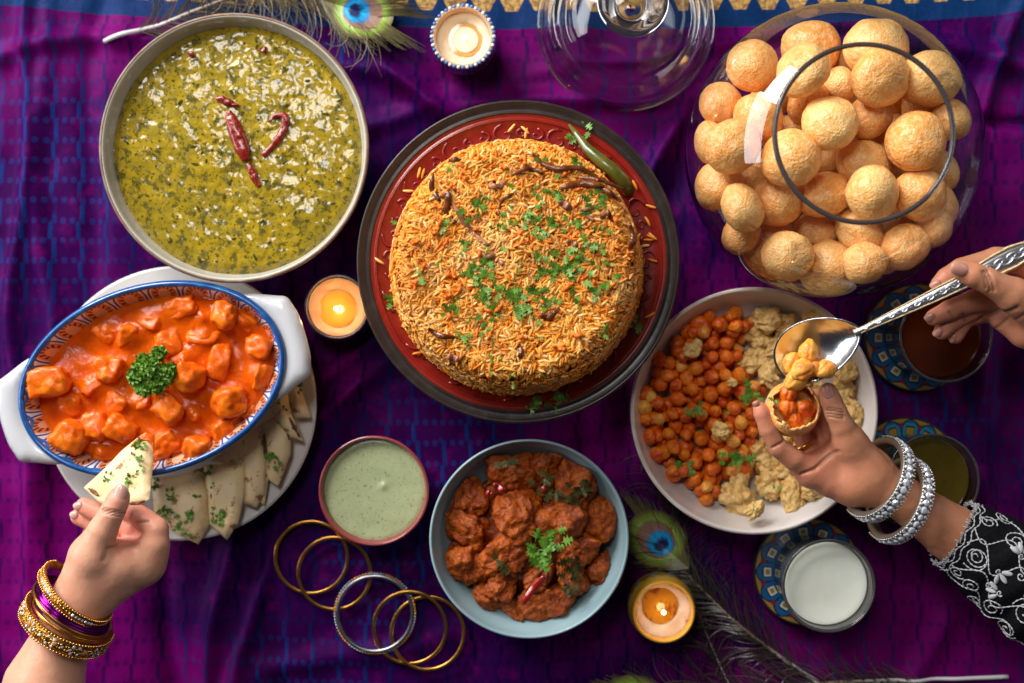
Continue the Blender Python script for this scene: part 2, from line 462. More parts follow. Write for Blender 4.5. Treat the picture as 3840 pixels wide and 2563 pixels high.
M_leaf_dark = simple('cooked_leaf', (0.050, 0.048, 0.008), 0.6, spec=.1, var=[(200, .4, .7, (0.17, 0.14, 0.025), 1.0)])
M_stem = simple('parsley_stem', (0.12, 0.24, 0.03), 0.4)
M_chili_red = simple('dried_chili_skin', (0.20, 0.010, 0.006), 0.22, var=[(260, .45, .65, (0.33, 0.03, 0.015), 1.0), (500, .62, .70, (0.40, 0.25, 0.05), 2.0)], coat=0.6, bmp=(220, .0012))
M_naan = None

def leaf_mesh(name, n, spread, size, seed, curl=0.5, mat=None, lift=0.5):
    """a sprig: n three-lobed leaflets fanned out from one point, slightly cupped"""
    r = np.random.RandomState(seed); V, F, k = [], [], 0
    out = np.array([(0, 0), (.30, .04), (.42, .40), (.50, .09), (.72, .46), (.74, .10), (.98, .22), (1.06, 0), (.98, -.22), (.74, -.10), (.72, -.46), (.50, -.09), (.42, -.40), (.30, -.04)])
    for i in range(n):
        a = r.uniform(0, 6.28) if n > 3 else i * 2.1 + r.uniform(-.4, .4); s = size * r.uniform(.6, 1.1); c = r.uniform(-.5, .5, 2) * spread
        t = np.column_stack([out * s, np.zeros(len(out))]); t[:, 2] = s * curl * (0.35 * out[:, 0] ** 2 - 1.0 * out[:, 1] ** 2) * r.uniform(-.3, 1.2)
        t[:, 2] += s * lift * out[:, 0] * r.uniform(0, .8)
        t = rotz(t, a) + np.array([c[0], c[1], r.uniform(0.0002, 0.0012)])
        mid = t[[3, 5, 9, 11]].mean(0)
        V.append(np.vstack([t, mid])); F += [[k + j, k + (j + 1) % 14, k + 14] for j in range(14)]; k += 15
    return make_mesh(name, np.concatenate(V), F, mat, smooth=False)
LEAF_MESHES = [leaf_mesh('parsley_leaflets', n, sp, sz, sd, mat=M_leaf) for n, sp, sz, sd in
               [(4, .004, .008, 1), (6, .009, .008, 2), (3, .003, .007, 3), (8, .013, .009, 4), (2, .003, .006, 5), (5, .007, .008, 6)]]
def sprig(loc, k, label, group, scale=1.0, name='parsley_sprig', rot=None, parent=None):
    o = inst(name, LEAF_MESHES[k % 6], loc, Euler((random.uniform(-.25, .25), random.uniform(-.25, .25), random.uniform(0, 6.28) if rot is None else rot)), (scale,) * 3, parent)
    if parent is None: setp(o, label, 'parsley', group)
    return o

# ------------------------------------------------------------------ peacock feathers
def barb_material():
    m, b = new_mat('feather_barbs'); c = vcol(); put(b, 'Base Color', c); put(b, 'Roughness', 0.38); put(b, 'Specular IOR Level', 0.6)
    put(b, 'Sheen Weight', 0.2); return m
M_barb = barb_material()
def shaft_material():
    m, b = new_mat('feather_shaft'); put(b, 'Base Color', vcol()); put(b, 'Roughness', 0.35); return m
M_shaft = shaft_material()
def eye_zone(u, v, r):
    """colour of the eye at u (towards the tip), v (across), both in metres"""
    n = len(u); col = np.zeros((n, 3)); j = lambda a: a * (1 + r.uniform(-.25, .25, (n, 1)))
    col[:] = j(np.array([0.10, 0.085, 0.03]))
    d = np.hypot((u - .003) / 1.15, v)
    col[d < .0215] = (0.17, 0.19, 0.03); col[d < .0190] = (0.16, 0.30, 0.04); col[d < .0168] = (0.30, 0.34, 0.07); col[d < .0155] = (0.20, 0.10, 0.055); col[d < .0140] = (0.24, 0.14, 0.10)
    d2 = np.hypot(u + .0022, v)
    col[d2 < .0112] = (0.004, 0.14, 0.40); col[d2 < .0098] = (0.002, 0.30, 0.58)
    heart = np.hypot((u + .0032), v * .92) ; notch = np.hypot(u - .0065, v) > .0036
    col[(heart < .0060) & (np.hypot(u - .0045, v * .9) > .0040)] = (0.006, 0.008, 0.075)
    return col * 1.5 * (1 + r.uniform(-.12, .12, (n, 1)))
def feather(label, quill, eye, f0, seed, blen=.055, bend=0.02, n=150, ez=0.006, eyed=True, quill_r=.0019, clen=1.0, tone=1.0):
    r = np.random.RandomState(seed); q = P(*quill)[:2]; e = P(*eye)[:2]; d = e - q; ln = np.linalg.norm(d); d = d / ln; nrm = np.array([-d[1], d[0]])
    th = empty('peacock_feather', (q[0], q[1], 0.0)); setp(th, label, 'feather', 'peacock feathers on the cloth')
    def base(t): t = np.atleast_1d(t); return q + np.outer(t * ln, d) + np.outer(np.sin(np.clip(t, 0, 1) * math.pi) * bend, nrm)
    def zz(p, t): return cloth_z(p[:, 0], p[:, 1]) + 0.003 + ez * np.clip(t, 0, 1.2)
    t = np.linspace(0, 1.02, 60); p = base(t); v, f = tube(np.column_stack([p, zz(p, t)]), np.interp(t, [0, .03, .5, 1.02], [quill_r, quill_r, quill_r * .6, .0004]), 8)
    tt = np.repeat(t, 8)[:, None]; w = np.clip((tt - f0 * .8) / .25, 0, 1)
    mesh('shaft', v, f, M_shaft, th, cols=(1 - w) * np.array([.68, .64, .66]) + w * np.array([.24, .16, .11]))
    V, F, C, k = [], [], [], 0
    def ribbon(pts, wid, cols):
        nonlocal k
        tg = np.gradient(pts, axis=0); s = np.stack([-tg[:, 1], tg[:, 0], 0 * tg[:, 0]], 1); s /= np.linalg.norm(s, axis=1)[:, None] + 1e-9
        m = len(pts); ww = wid * np.linspace(1, .35, m)[:, None] * .5
        V.append(np.vstack([pts - s * ww, pts + s * ww + np.array([0, 0, .0004])])); C.append(np.vstack([cols, cols]))
        F.extend([[k + i, k + i + 1, k + m + i + 1, k + m + i] for i in range(m - 1)]); k += 2 * m
    for t0 in np.linspace(f0, .97, n):
        for sd in (-1, 1):
            b0 = base(t0)[0]; ph = math.radians(r.uniform(22, 46)); le = blen * r.uniform(.65, 1.15) * (0.55 + .45 * math.sin(min(1, (t0 - f0) / .25) * 1.57))
            s = np.linspace(0, 1, 9); curl = r.uniform(-1.1, 1.5) * (1.0 if r.uniform() < .8 else 1.8)
            ang = ph - sd * 0 + curl * s ** 2
            step = le / 8; dx = np.cos(ang) * step; dy = np.sin(ang) * step * sd; dx[0] = dy[0] = 0
            pts = b0 + np.outer(np.cumsum(dx), d) + np.outer(np.cumsum(dy), nrm)
            z = zz(pts, t0) + r.uniform(0, .003) * s + r.uniform(-.0015, .002)
            bc = np.array([(0.055, 0.04, 0.022), (0.10, 0.075, 0.03), (0.15, 0.10, 0.06), (0.05, 0.055, 0.018)][r.randint(4)]) * 1.1 * tone
            ribbon(np.column_stack([pts, z]), r.uniform(.0005, .0012), np.tile(bc, (9, 1)) * np.linspace(.8, 1.3, 9)[:, None])
    if eyed:
        for t0 in np.linspace(-.034, .016, 90):                # dense barbs round the eye
            for sd in (-1, 1):
                ph = math.radians(r.uniform(16, 26) + 40 * max(0, (.012 - t0) * 14)) ; le = r.uniform(.034, .050) * clen
                s = np.linspace(0, 1, 14); dx = math.cos(ph) * le * s; dy = (math.sin(ph) * le * (s - .22 * s * s) + .0002) * sd
                u = t0 + dx; vv = dy; pts = e + np.outer(u, d) + np.outer(vv, nrm)
                z = zz(pts, 1.0) + .0012 + r.uniform(0, .0006)
                ribbon(np.column_stack([pts, z]), .0009, eye_zone(u, vv, r) * r.uniform(.8, 1.2))
    mesh('barbs', np.concatenate(V), F, M_barb, th, cols=np.concatenate(C))['kind'] = 'stuff'
    if eyed:
        rr = np.linspace(0, 1, 34); an = np.linspace(0, 2 * math.pi, 96, endpoint=False)
        R_, A_ = np.meshgrid(rr, an, indexing='ij'); u = (R_ * .0235 * 1.15 * np.cos(A_)).ravel() + .003; v = (R_ * .0235 * np.sin(A_)).ravel()
        pts = e + np.outer(u, d) + np.outer(v, nrm); z = zz(pts, 1.0) + .0007
        Fq = [[i * 96 + j, i * 96 + (j + 1) % 96, (i + 1) * 96 + (j + 1) % 96, (i + 1) * 96 + j] for i in range(33) for j in range(96)]
        jag = np.repeat((rr > .8)[:, None], 96, 1).ravel()
        mesh('eye', np.column_stack([pts, z]), Fq, M_barb, th, cols=eye_zone(u, v, r))
    return th
feather('peacock feather with blue eye lying across the gold border beside the green curry bowl', (160, -330), (1352, 55), .25, 1, blen=.062, bend=.012, n=210, ez=.012, clen=1.15)
feather('peacock feather whose bare white quill points at the green curry bowl', (392, 155), (1500, -330), .10, 2, blen=.075, bend=-.01, n=110, ez=.016, eyed=False, quill_r=.0021)
feather('peacock feather with blue eye between blue bowl and yellow candle', (3108, 2590), (2468, 2030), .10, 3, blen=.056, bend=.008, n=80, ez=.006, tone=.38)
feather('peacock feather with white quill lying past the glass of white yogurt', (3778, 2538), (2376, 2632), .24, 4, blen=.050, bend=-.004, n=100, ez=.005, tone=.42)
feather('dark peacock feather trailing under the rim of the chickpea bowl', (2760, 2620), (2500, 1700), .05, 5, blen=.045, bend=.012, n=70, ez=.003, eyed=False, quill_r=.0008, tone=.5)

# ------------------------------------------------------------------ bowl of green spinach curry
def bowl_obj(name, label, c, prof, m, cat='bowl', rim=None, n=128):
    """prof: outer foot -> rim -> inner floor"""
    t = empty(name, c); setp(t, label, cat)
    v, f = lathe(smooth_prof(prof, 6), n, c); mesh('bowl_body', v, f, m, t)
    if rim:
        v, f = lathe(rim[0], n, c, close=True); mesh('rim', v, f, rim[1], t)
    return t
c = P(878, 556, .08); c[2] = 0.0
bowl_obj('serving_bowl', 'large grey stoneware bowl full of green spinach curry', c,
         [(.0, .004), (.045, .003), (.058, .003), (.072, .014), (.094, .045), (.1045, .070), (.1068, .0795), (.1055, .081), (.1035, .0795), (.1010, .068), (.090, .045), (.06, .028), (.0, .024)], M_grey_glaze,
         rim=([(.1058, .0818), (.1075, .0802), (.1074, .0788), (.1060, .0795), (.1050, .0808)], M_rim_brown))
SPC = c.copy()
def spinach_material():
    m, b = new_mat('spinach_curry')
    n1 = tnoise(130, 4, .65, seed=1.0); n2 = tnoise(330, 3, .6, seed=5.0); n3 = tnoise(45, 3, .6, seed=8.0); n4 = tnoise(190, 3, .6, seed=15.0)
    col = mix(ramp(n3, .3, .7), (0.42, 0.28, 0.012), (0.30, 0.21, 0.014))
    col = mix(ramp(tnoise(95, 5, .7, seed=50.0), .46, .60) * .55, col, (0.20, 0.155, 0.022))
    col = mix(ramp(n1, .52, .60) * .85, col, (0.085, 0.080, 0.016))
    col = mix(ramp(n4, .60, .66) * .8, col, (0.13, 0.11, 0.045))
    col = mix(ramp(n2, .56, .64) * .85, col, (0.050, 0.052, 0.010))
    col = mix(ramp(tnoise(210, 2, .5, seed=30.0), .68, .72) * .6, col, (0.50, 0.34, 0.02))
    col = mix(ramp(tnoise(260, 2, .5, seed=40.0), .735, .75), col, (0.22, 0.02, 0.008))
    put(b, 'Base Color', col); put(b, 'Roughness', 0.15); put(b, 'Specular IOR Level', .5); put(b, 'Coat Weight', 0.0); put(b, 'Coat Roughness', .03)
    bump(b, tnoise(150, 1, .4, seed=61.0) * .8 + tnoise(60, 1, .4, seed=3.0) * 1.3, 0.0013); return m
def disc(R, rings, seg, c, zf, ell=None, rot=0):
    rr = np.concatenate([[0.004], np.linspace(.03, 1, rings)]); an = np.linspace(0, 2 * math.pi, seg, endpoint=False)
    R_, A_ = np.meshgrid(rr, an, indexing='ij')
    a, b = ell if ell else (R, R)
    x, y = (R_ * a * np.cos(A_)).ravel(), (R_ * b * np.sin(A_)).ravel()
    p = rotz(np.stack([x, y, 0 * x], 1), rot) + np.array([c[0], c[1], 0]); e = R_.ravel()
    p[:, 2] = zf(p[:, 0], p[:, 1], e); nr = len(rr)
    F = [[i * seg + j, i * seg + (j + 1) % seg, (i + 1) * seg + (j + 1) % seg, (i + 1) * seg + j] for i in range(nr - 1) for j in range(seg)]
    F.append(list(range(seg - 1, -1, -1)))
    return p, F
def spz(x, y, e):
    q = np.stack([x, y, 0 * x], 1)
    return .0675 + .0011 * fbm(q * 50, 4, 3) + .0003 * np.abs(fbm(q * 150, 9, 2)) - .0022 * sstep(.93, 1.0, e) + .002 * (1 - e * e)
v, f = disc(.1012, 110, 300, SPC, spz)
sp = setp(mesh('spinach_curry', v, f, spinach_material(), origin=(SPC[0], SPC[1], .06)), 'glossy olive green spinach curry filling the grey stoneware bowl', 'curry')
V, F, k = [], [], 0
r = np.random.RandomState(3)
for i in range(90):
    a, q = r.uniform(0, 6.28), .095 * math.sqrt(r.uniform(0, 1)); x, y = SPC[0] + q * math.cos(a), SPC[1] + q * math.sin(a)
    s = r.uniform(.0010, .0034); m_ = 7; an = np.linspace(0, 6.28, m_, endpoint=False)
    px, py = s * np.cos(an) * r.uniform(.7, 1.2, m_), s * r.uniform(.2, .55) * np.sin(an) * r.uniform(.7, 1.2, m_)
    t = rotz(np.stack([px, py, r.uniform(-.0004, .0007, m_)], 1), r.uniform(0, 6.28)) + np.array([x, y, spz(np.array([x]), np.array([y]), np.array([q / .1012]))[0] + .0004])
    V.append(np.vstack([t, t.mean(0) + np.array([0, 0, .0006])])); F += [[k + j, k + (j + 1) % m_, k + m_] for j in range(m_)]; k += m_ + 1
mesh('chopped_spinach', np.concatenate(V), F, M_leaf_dark, sp)['kind'] = 'stuff'

def zoom_pts(pts, s, ox, oy, z): return np.array([P(x / s + ox, y / s + oy, z) for x, y in pts])
def chili(pts, rad, label, seed):
    p = zoom_pts(pts, 1.4257, 0, 0, .071); t = np.linspace(0, 1, len(p)); tt = np.linspace(0, 1, 26)
    pp = np.column_stack([np.interp(tt, t, p[:, j]) for j in range(3)])
    for _ in range(3): pp[1:-1] = (pp[:-2] + 2 * pp[1:-1] + pp[2:]) / 4
    rr = np.interp(tt, np.linspace(0, 1, len(rad)), rad); v, f = tube(pp, rr, 12, flat=.6)
    v = v + (fbm(v * 260, seed, 2) * .0009)[:, None] * np.array([1, 1, .8])
    setp(mesh('dried_red_chili', v, f, M_chili_red), label, 'chili')
chili([(1222, 598), (1240, 650), (1268, 720), (1295, 790), (1318, 860)], [.0022, .0052, .0062, .0064, .0062, .0030], 'long whole dried red chili floating at the middle of green curry', 1)
chili([(1325, 875), (1345, 915), (1362, 955), (1388, 995)], [.0020, .0034, .0030, .0014], 'shrivelled stub of dried red chili touching the long chili tip', 2)
chili([(1432, 655), (1465, 618), (1510, 612), (1533, 640), (1518, 690), (1490, 745), (1450, 790), (1405, 832)], [.0008, .0018, .0026, .003, .003, .0034, .0022, .0030], 'hooked curled dried red chili in green curry', 3)
chili([(1152, 530), (1190, 532), (1230, 552), (1275, 566)], [.0014, .0030, .0030, .0008], 'short straight sliver of dried red chili above the long chili', 4)
chili([(1380, 268), (1405, 272), (1428, 252)], [.0012, .0022, .0012], 'small red chili fragment in the glare of green curry', 5)
chili([(1005, 285), (1022, 292), (1036, 303)], [.0012, .0018, .0008], 'tiny red chili speck near the bowl side in green curry', 6)

# ------------------------------------------------------------------ plate, oval dish, tikka masala
c = P(673, 1513, .022); c[2] = 0
bowl_obj('round_plate', 'round cream plate under the oval dish and naan', c,
         [(0, .004), (.06, .003), (.066, .003), (.085, .010), (.1125, .0215), (.1142, .0225), (.1135, .0238), (.110, .0226), (.088, .0140), (.075, .0110), (.0, .0105)], M_plate, cat='plate')
PLC = c.copy()
OA, OB, OR = .1085, .0752, math.radians(16.5)
oc = P(568, 1423, .078); oc[2] = 0
dish = empty('oval_baking_dish', (oc[0], oc[1], .012)); setp(dish, 'white oval baking dish with blue rim and handles holding orange curry', 'dish')
prof = [(-.030, .0125), (-.022, .013), (-.010, .035), (-.003, .062), (-.001, .070)]
v, f = lathe(smooth_prof(prof, 5), 120, (oc[0], oc[1], 0), ell=(OA, OB), rot=OR); mesh('dish_body', v, f, M_porcelain, dish)
def painted_inner():
    m, b = new_mat('painted_inner_wall'); x, y, z, vec = coords()
    ca, sa = math.cos(-OR), math.sin(-OR)
    u = (x * ca - y * sa) / OA; w = (x * sa + y * ca) / OB
    th = X.m('ARCTAN2', w, u) / (2 * math.pi)
    dist = (u * u + w * w) ** 0.5
    a = (th * 22.0).frac() - 0.5; h = (1.0 - dist) / 0.13        # h 0 at rim, 1 deep
    sc = (a * a * 3.6 + (h - 0.95) * (h - 0.95) * 0.75) ** 0.5
    col = mix(ramp(tnoise(90, 2, .5), .35, .65), (0.72, 0.70, 0.68), (0.62, 0.62, 0.66))
    col = mix(gt(sc, .78) * lt(sc, .90), col, (0.02, 0.07, 0.30))
    col = mix(lt(sc, .70), col, (0.62, 0.20, 0.06))
    spoke = ((X.m('ARCTAN2', h - 0.95, a * 2.0)) * 2.2).frac()
    col = mix(lt(sc, .60) * lt(spoke, .42) * gt(sc, .36), col, (0.03, 0.03, 0.06))
    col = mix(lt(sc, .34), col, (0.75, 0.42, 0.25))
    sw = ((th * 22.0 + 0.5).frac() - 0.5).abs()
    col = mix(lt((h - .32 - (th * 138).sin() * .12).abs(), .07), col, (0.03, 0.12, 0.40))
    put(b, 'Base Color', col); put(b, 'Roughness', .15); put(b, 'Coat Weight', .5); return m
prof = [(-.0040, .0775), (-.0065, .074), (-.010, .066), (-.0145, .055), (-.022, .036), (-.034, .022), (-.06, .020)]
v, f = lathe(smooth_prof(prof, 5), 120, (oc[0], oc[1], 0), ell=(OA, OB), rot=OR); mesh('inner_wall', v, f, painted_inner(), dish)
M_blue_rim = simple('blue_rim_glaze', (0.010, 0.075, 0.27), 0.15, coat=0.6, var=[(120, .45, .75, (0.03, 0.16, 0.42), 1.0)])
prof = [(-.0008, .0695), (.0006, .0735), (.0004, .0775), (-.0014, .0795), (-.0032, .0795), (-.0045, .0778), (-.004, .0735)]
v, f = lathe(smooth_prof(prof, 3), 140, (oc[0], oc[1], 0), ell=(OA, OB), rot=OR); mesh('rim', v, f, M_blue_rim, dish)
for sgn in (-1, 1):
    out = []
    for a in np.linspace(-38, 38, 24): out.append(((OA - .003) * math.cos(math.radians(a)), (OB - .003) * math.sin(math.radians(a))))
    w0, w1, ex = .0405, .0255, OA + .0185
    tail = [(OA * .86, w0 + .004), (OA + .004, w0 - .004), (OA + .013, w1 + .008), (ex - .003, w1), (ex, w1 - .010), (ex, -w1 + .010), (ex - .003, -w1), (OA + .013, -w1 - .008), (OA + .004, -w0 + .004), (OA * .86, -w0 - .004)]
    poly = [np.array(p) for p in out[::1]] + [np.array(p) for p in tail if True]
    poly = [np.array(p) for p in out] + [np.array(p) for p in tail]
    for _ in range(2):
        pl = [np.array(p) for p in poly]; nw = []
        for k_ in range(len(pl)):
            a_, b_ = pl[k_], pl[(k_ + 1) % len(pl)]; nw += [a_ * .75 + b_ * .25, a_ * .25 + b_ * .75]
        poly = nw
    q = np.column_stack([np.array(poly) * sgn, np.zeros(len(poly))]); q = rotz(q, OR)[:, :2] + oc[:2]
    hz = lambda x, y: (np.abs((x - oc[0]) * math.cos(OR) + (y - oc[1]) * math.sin(OR)) - OA) / .0185
    v, f = puffy([tuple(p) for p in q], .003, lambda x, y, d: .0715 + .0055 * (1 - np.exp(-d / .0035)) + .001 * np.clip(hz(x, y), 0, 1), lambda x, y, d: .0715 - .006 * (1 - np.exp(-d / .004)))
    mesh('handle', v, f, M_porcelain, dish)

CH = [(275, 690, 112, 85, -10), (370, 805, 75, 66, 20), (385, 985, 92, 92, 30), (510, 920, 68, 85, -10), (650, 940, 92, 72, 35), (590, 625, 78, 80, 15), (490, 705, 78, 52, -40),
      (630, 790, 85, 62, 10), (690, 440, 70, 66, 0), (545, 430, 75, 42, 40), (800, 360, 78, 52, 25), (960, 290, 118, 66, -12), (1205, 335, 68, 72, 10), (1080, 455, 105, 56, 5), (900, 480, 66, 80, -20),
      (1172, 590, 64, 100, 12), (1015, 665, 84, 88, 25), (1385, 500, 78, 66, 25), (1400, 655, 58, 92, 8), (1230, 790, 96, 82, -10), (910, 830, 90, 76, 35), (1030, 865, 44, 52, 0),
      (885, 1015, 92, 66, -35), (1055, 1045, 82, 72, 10), (1190, 955, 64, 80, -20), (755, 800, 66, 56, 0), (850, 755, 62, 52, 10), (845, 1090, 44, 32, 0), (1310, 380, 62, 48, 30), (1085, 345, 52, 40, 0), (215, 640, 50, 40, 0), (540, 1075, 62, 40, 0), (1330, 850, 48, 42, 0), (980, 560, 60, 40, 0)]
SZ = .0635
M_masala = simple('masala_sauce', (0.76, 0.140, 0.002), 0.16, var=[(50, .35, .7, (0.64, 0.085, 0.002), 1.0), (90, .64, .72, (0.42, 0.018, 0.003), 2.0), (420, .69, .72, (0.05, 0.02, 0.006), 3.0)], coat=.05, spec=.32, bmp=(110, .0013), sss=.0010, sssr=(1, .3, .1))
M_masala_chicken = simple('masala_chicken', (0.78, 0.145, 0.004), 0.22, var=[(70, .45, .75, (0.84, 0.24, 0.012), 1.0), (45, .55, .75, (0.62, 0.070, 0.002), 2.0), (360, .70, .73, (0.05, 0.025, 0.006), 3.0)], coat=.08, spec=.35, bmp=(170, .0010), sss=.0010, sssr=(1, .35, .12))
ctr = np.array([P(x / 1.4256, y / 1.4256 + 950, SZ + .006) for x, y, *_ in CH]); crad = np.array([L((a + b) / 2 / 1.4256, SZ) for _, _, a, b, _ in CH])
def saz(x, y, e):
    q = np.stack([x, y, 0 * x], 1); z = SZ + .0022 * fbm(q * 45, 21, 3)
    for cc, rr in zip(ctr, crad):
        d = np.hypot(x - cc[0], y - cc[1]); z = z + .0062 * np.exp(-(d / (rr * .95)) ** 2)
    return z * (1 - sstep(.94, 1, e)) + (SZ - .001) * sstep(.94, 1, e)
v, f = disc(1, 90, 220, oc, saz, ell=(OA - .0112, OB - .0112), rot=OR)
setp(mesh('tikka_masala_sauce', v, f, M_masala, origin=(oc[0], oc[1], .05)), 'creamy orange tikka masala sauce filling the oval dish', 'sauce')
def CHL(p):
    if math.hypot(p[0] - pc0[0], p[1] - pc0[1]) < .034: return 'orange sauced chicken chunk touching the parsley tuft in the oval dish'
    return 'orange sauced chicken chunk in the oval dish, towards the ' + side_of(oc, p, {'green curry bowl': (873, 553), 'peach tealight': (1265, 1150), 'fan of naan': (950, 1950), 'hand with bangles': (380, 2100), 'outer dish handle': (60, 1560)})
pc0 = P(815 / 1.4256, 640 / 1.4256 + 950, .080)
for i, (x, y, a, b, ro) in enumerate(CH):
    a, b = L(a / 1.4256, SZ), L(b / 1.4256, SZ); v, f = blob((a, b, min(a, b) * .85), i + 3, 4, .24, 1.25, box=.50)
    v = v * (1 + .04 * fbm(v * 240, i, 2))[:, None]; v = rmat(v, Euler((random.uniform(-.35, .35), random.uniform(-.35, .35), 0))); v = rotz(v, math.radians(-ro))
    p = P(x / 1.4256, y / 1.4256 + 950, SZ + .004); hz_ = (.0080 if min(a, b) > .010 else .002); 
    if i in (12, 17, 0, 2, 16, 20): hz_ += .004
    v = v + np.array([p[0], p[1], SZ + hz_ - .002])
    setp(mesh('chicken_piece', v, f, M_masala_chicken, origin=(p[0], p[1], SZ)), CHL(p), 'chicken', 'chicken chunks in the orange curry')

def curly_parsley(c, R, n, label, seed, lobes):
    """a tuft of curly parsley: frilled leaflets on short stems"""
    r = np.random.RandomState(seed); t = empty('parsley_tuft', c); setp(t, label, 'parsley'); V, F, k = [], [], 0; SV = []
    for lx, ly, lz, lr in lobes:
        lc = np.array(c) + np.array([lx, ly, lz]) * R
        SV.append(tube(np.array([np.array(c), (np.array(c) + lc) / 2 + [0, 0, .002], lc]), .0009, 6))
        for i in range(n):
            d = r.normal(size=3); d[2] = abs(d[2]) * .9; d /= np.linalg.norm(d); o = lc + d * lr * R * r.uniform(.35, 1.0) ** .6
            s = R * r.uniform(.10, .19); m_ = 9; an = np.linspace(-2.2, 2.2, m_)
            pts = np.stack([s * np.cos(an) * (1 + .25 * np.cos(an * 5)), s * np.sin(an) * (1 + .2 * np.sin(an * 7)), s * .45 * np.sin(an * 3.3 + r.uniform(0, 6))], 1)
            pts = rmat(pts, Euler((r.uniform(-1, 1), r.uniform(-1, 1), r.uniform(0, 6.28)))) + o
            V.append(np.vstack([pts, o])); F += [[k + j, k + j + 1, k + m_] for j in range(m_ - 1)]; k += m_ + 1
    mesh('leaves', np.concatenate(V), F, M_leaf, t, smooth=False)['kind'] = 'stuff'
    v, f = merge(*SV); mesh('stem', v, f, M_stem, t)
pc = P(815 / 1.4256, 640 / 1.4256 + 950, .080); 
curly_parsley(pc, L(125 / 1.4256, .08), 95, 'curly green parsley tuft on top of the orange chicken curry', 5, [(-.55, -.15, .15, .42), (.55, -.1, .15, .45), (.3, .8, .1, .28), (-.05, .2, .3, .48), (-.3, -.65, .1, .36), (.2, -.5, .15, .4), (-.3, .45, .15, .35), (.8, .1, .1, .25)])

# naan ---------------------------------------------------------------
def naan_material():
    m, b = new_mat('naan_bread'); n = tnoise(26, 4, .65, seed=2.0); n2 = tnoise(110, 3, .6, seed=7.0)
    col = mix(ramp(n, .35, .7), (0.86, 0.66, 0.36), (0.90, 0.74, 0.47))
    col = mix(ramp(tnoise(55, 3, .6, seed=5.0), .50, .62) * .55, col, (0.74, 0.46, 0.15))
    col = mix(ramp(tnoise(75, 4, .7, seed=9.0), .575, .64) * .9, col, (0.30, 0.11, 0.03))
    put(b, 'Base Color', col); put(b, 'Roughness', .62); put(b, 'Subsurface Weight', .6); put(b, 'Subsurface Scale', .002); b.inputs['Subsurface Radius'].default_value = (1, .6, .3)
    bump(b, n2 * .5 + n * .8, .0016); return m
M_naan = naan_material()
M_char = simple('charred_crust', (0.20, 0.075, 0.02), .6, var=[(220, .4, .65, (0.07, 0.025, 0.008), 1.0), (140, .55, .7, (0.45, 0.22, 0.07), 2.0)])
def naan(poly_z, z0, label, tilt=(0, 0), s=1.4256, ox=0, oy=950, th=.0070, stain=None, herbs=(), grp='naan wedges on the cream plate', name='naan_wedge', char=()):
    pts = [P(x / s + ox, y / s + oy, z0) for x, y in poly_z]; c0 = np.mean(pts, 0); sd = RS.randint(1000)
    zt = lambda x, y: z0 + tilt[0] * (x - c0[0]) + tilt[1] * (y - c0[1]) + .0014 * fbm(np.stack([x * 40, y * 40, 0 * x], 1), sd, 2)
    top = lambda x, y, d: zt(x, y) + th * (.35 + .65 * sstep(0, .006, d))
    v, f = puffy([tuple(p[:2]) for p in pts], .0026, top, lambda x, y, d: zt(x, y) + th * .25 * (1 - sstep(0, .004, d)))
    o = mesh(name, v, f, M_naan, origin=(c0[0], c0[1], v[:, 2].min())); setp(o, label, 'naan', grp)
    for k, (x, y) in enumerate(herbs):
        p = P(x / s + ox, y / s + oy, z0 + th); q = np.array([p[0]]), np.array([p[1]]); p[2] = zt(*q)[0] + th + .0003
        sprig(p, k + sd, None, None, random.uniform(.45, .75), 'herb_fleck', parent=o)
    if stain:
        sp_ = [P(x / s + ox, y / s + oy, z0 + th) for x, y in stain]; v, f = puffy([tuple(p[:2]) for p in sp_], .0022, lambda x, y, d: zt(x, y) + th * .97 + .0006 * sstep(0, .003, d), lambda x, y, d: zt(x, y) + th * .5); mesh('sauce_stain', v, f, M_masala, o)
    for (x0, y0, x1, y1) in char:
        a, b_ = P(x0 / s + ox, y0 / s + oy, z0 + th), P(x1 / s + ox, y1 / s + oy, z0 + th); t = np.linspace(0, 1, 9)[:, None]; pp = a + (b_ - a) * t
        pp[:, 2] = zt(pp[:, 0], pp[:, 1]) + th * .80; v, f = tube(pp, .0016 * np.sin(np.linspace(.35, 2.8, 9)) * (1 + .4 * RS.uniform(-1, 1, 9)), 8, flat=.35); mesh('charred_edge', v, f, M_char, o)
    return o
naan([(1555, 665), (1590, 655), (1625, 760), (1665, 882), (1582, 880), (1545, 790)], .030, 'pointed naan wedge at the end of the fan nearest the tealight', herbs=[(1600, 720)])
naan([(1440, 800), (1530, 705), (1560, 860), (1622, 1005), (1555, 985), (1480, 900)], .0335, 'naan wedge tucked under the blue rim, second from the end of the fan', herbs=[(1490, 780), (1520, 830)], char=[(1545, 880, 1600, 985)])
naan([(1400, 905), (1518, 848), (1556, 960), (1556, 1072), (1492, 1246), (1435, 1205), (1420, 1050)], .030, 'long folded naan wedge in the fan with one herb fleck', herbs=[(1460, 1095), (1455, 1070)], char=[(1520, 870, 1545, 1000)])
naan([(1410, 920), (1446, 908), (1450, 1010), (1440, 1180), (1418, 1350), (1395, 1330), (1405, 1100)], .0255, 'thin edge of a folded naan wedge between two wider wedges', char=[(1440, 950, 1443, 1080)])
naan([(1130, 1110), (1260, 1010), (1400, 915), (1430, 965), (1424, 1120), (1418, 1285), (1372, 1362), (1308, 1335), (1300, 1140)], .029, 'broad naan wedge in the fan running out from under the dish', herbs=[(1305, 1015)], char=[(1412, 960, 1420, 1100)])
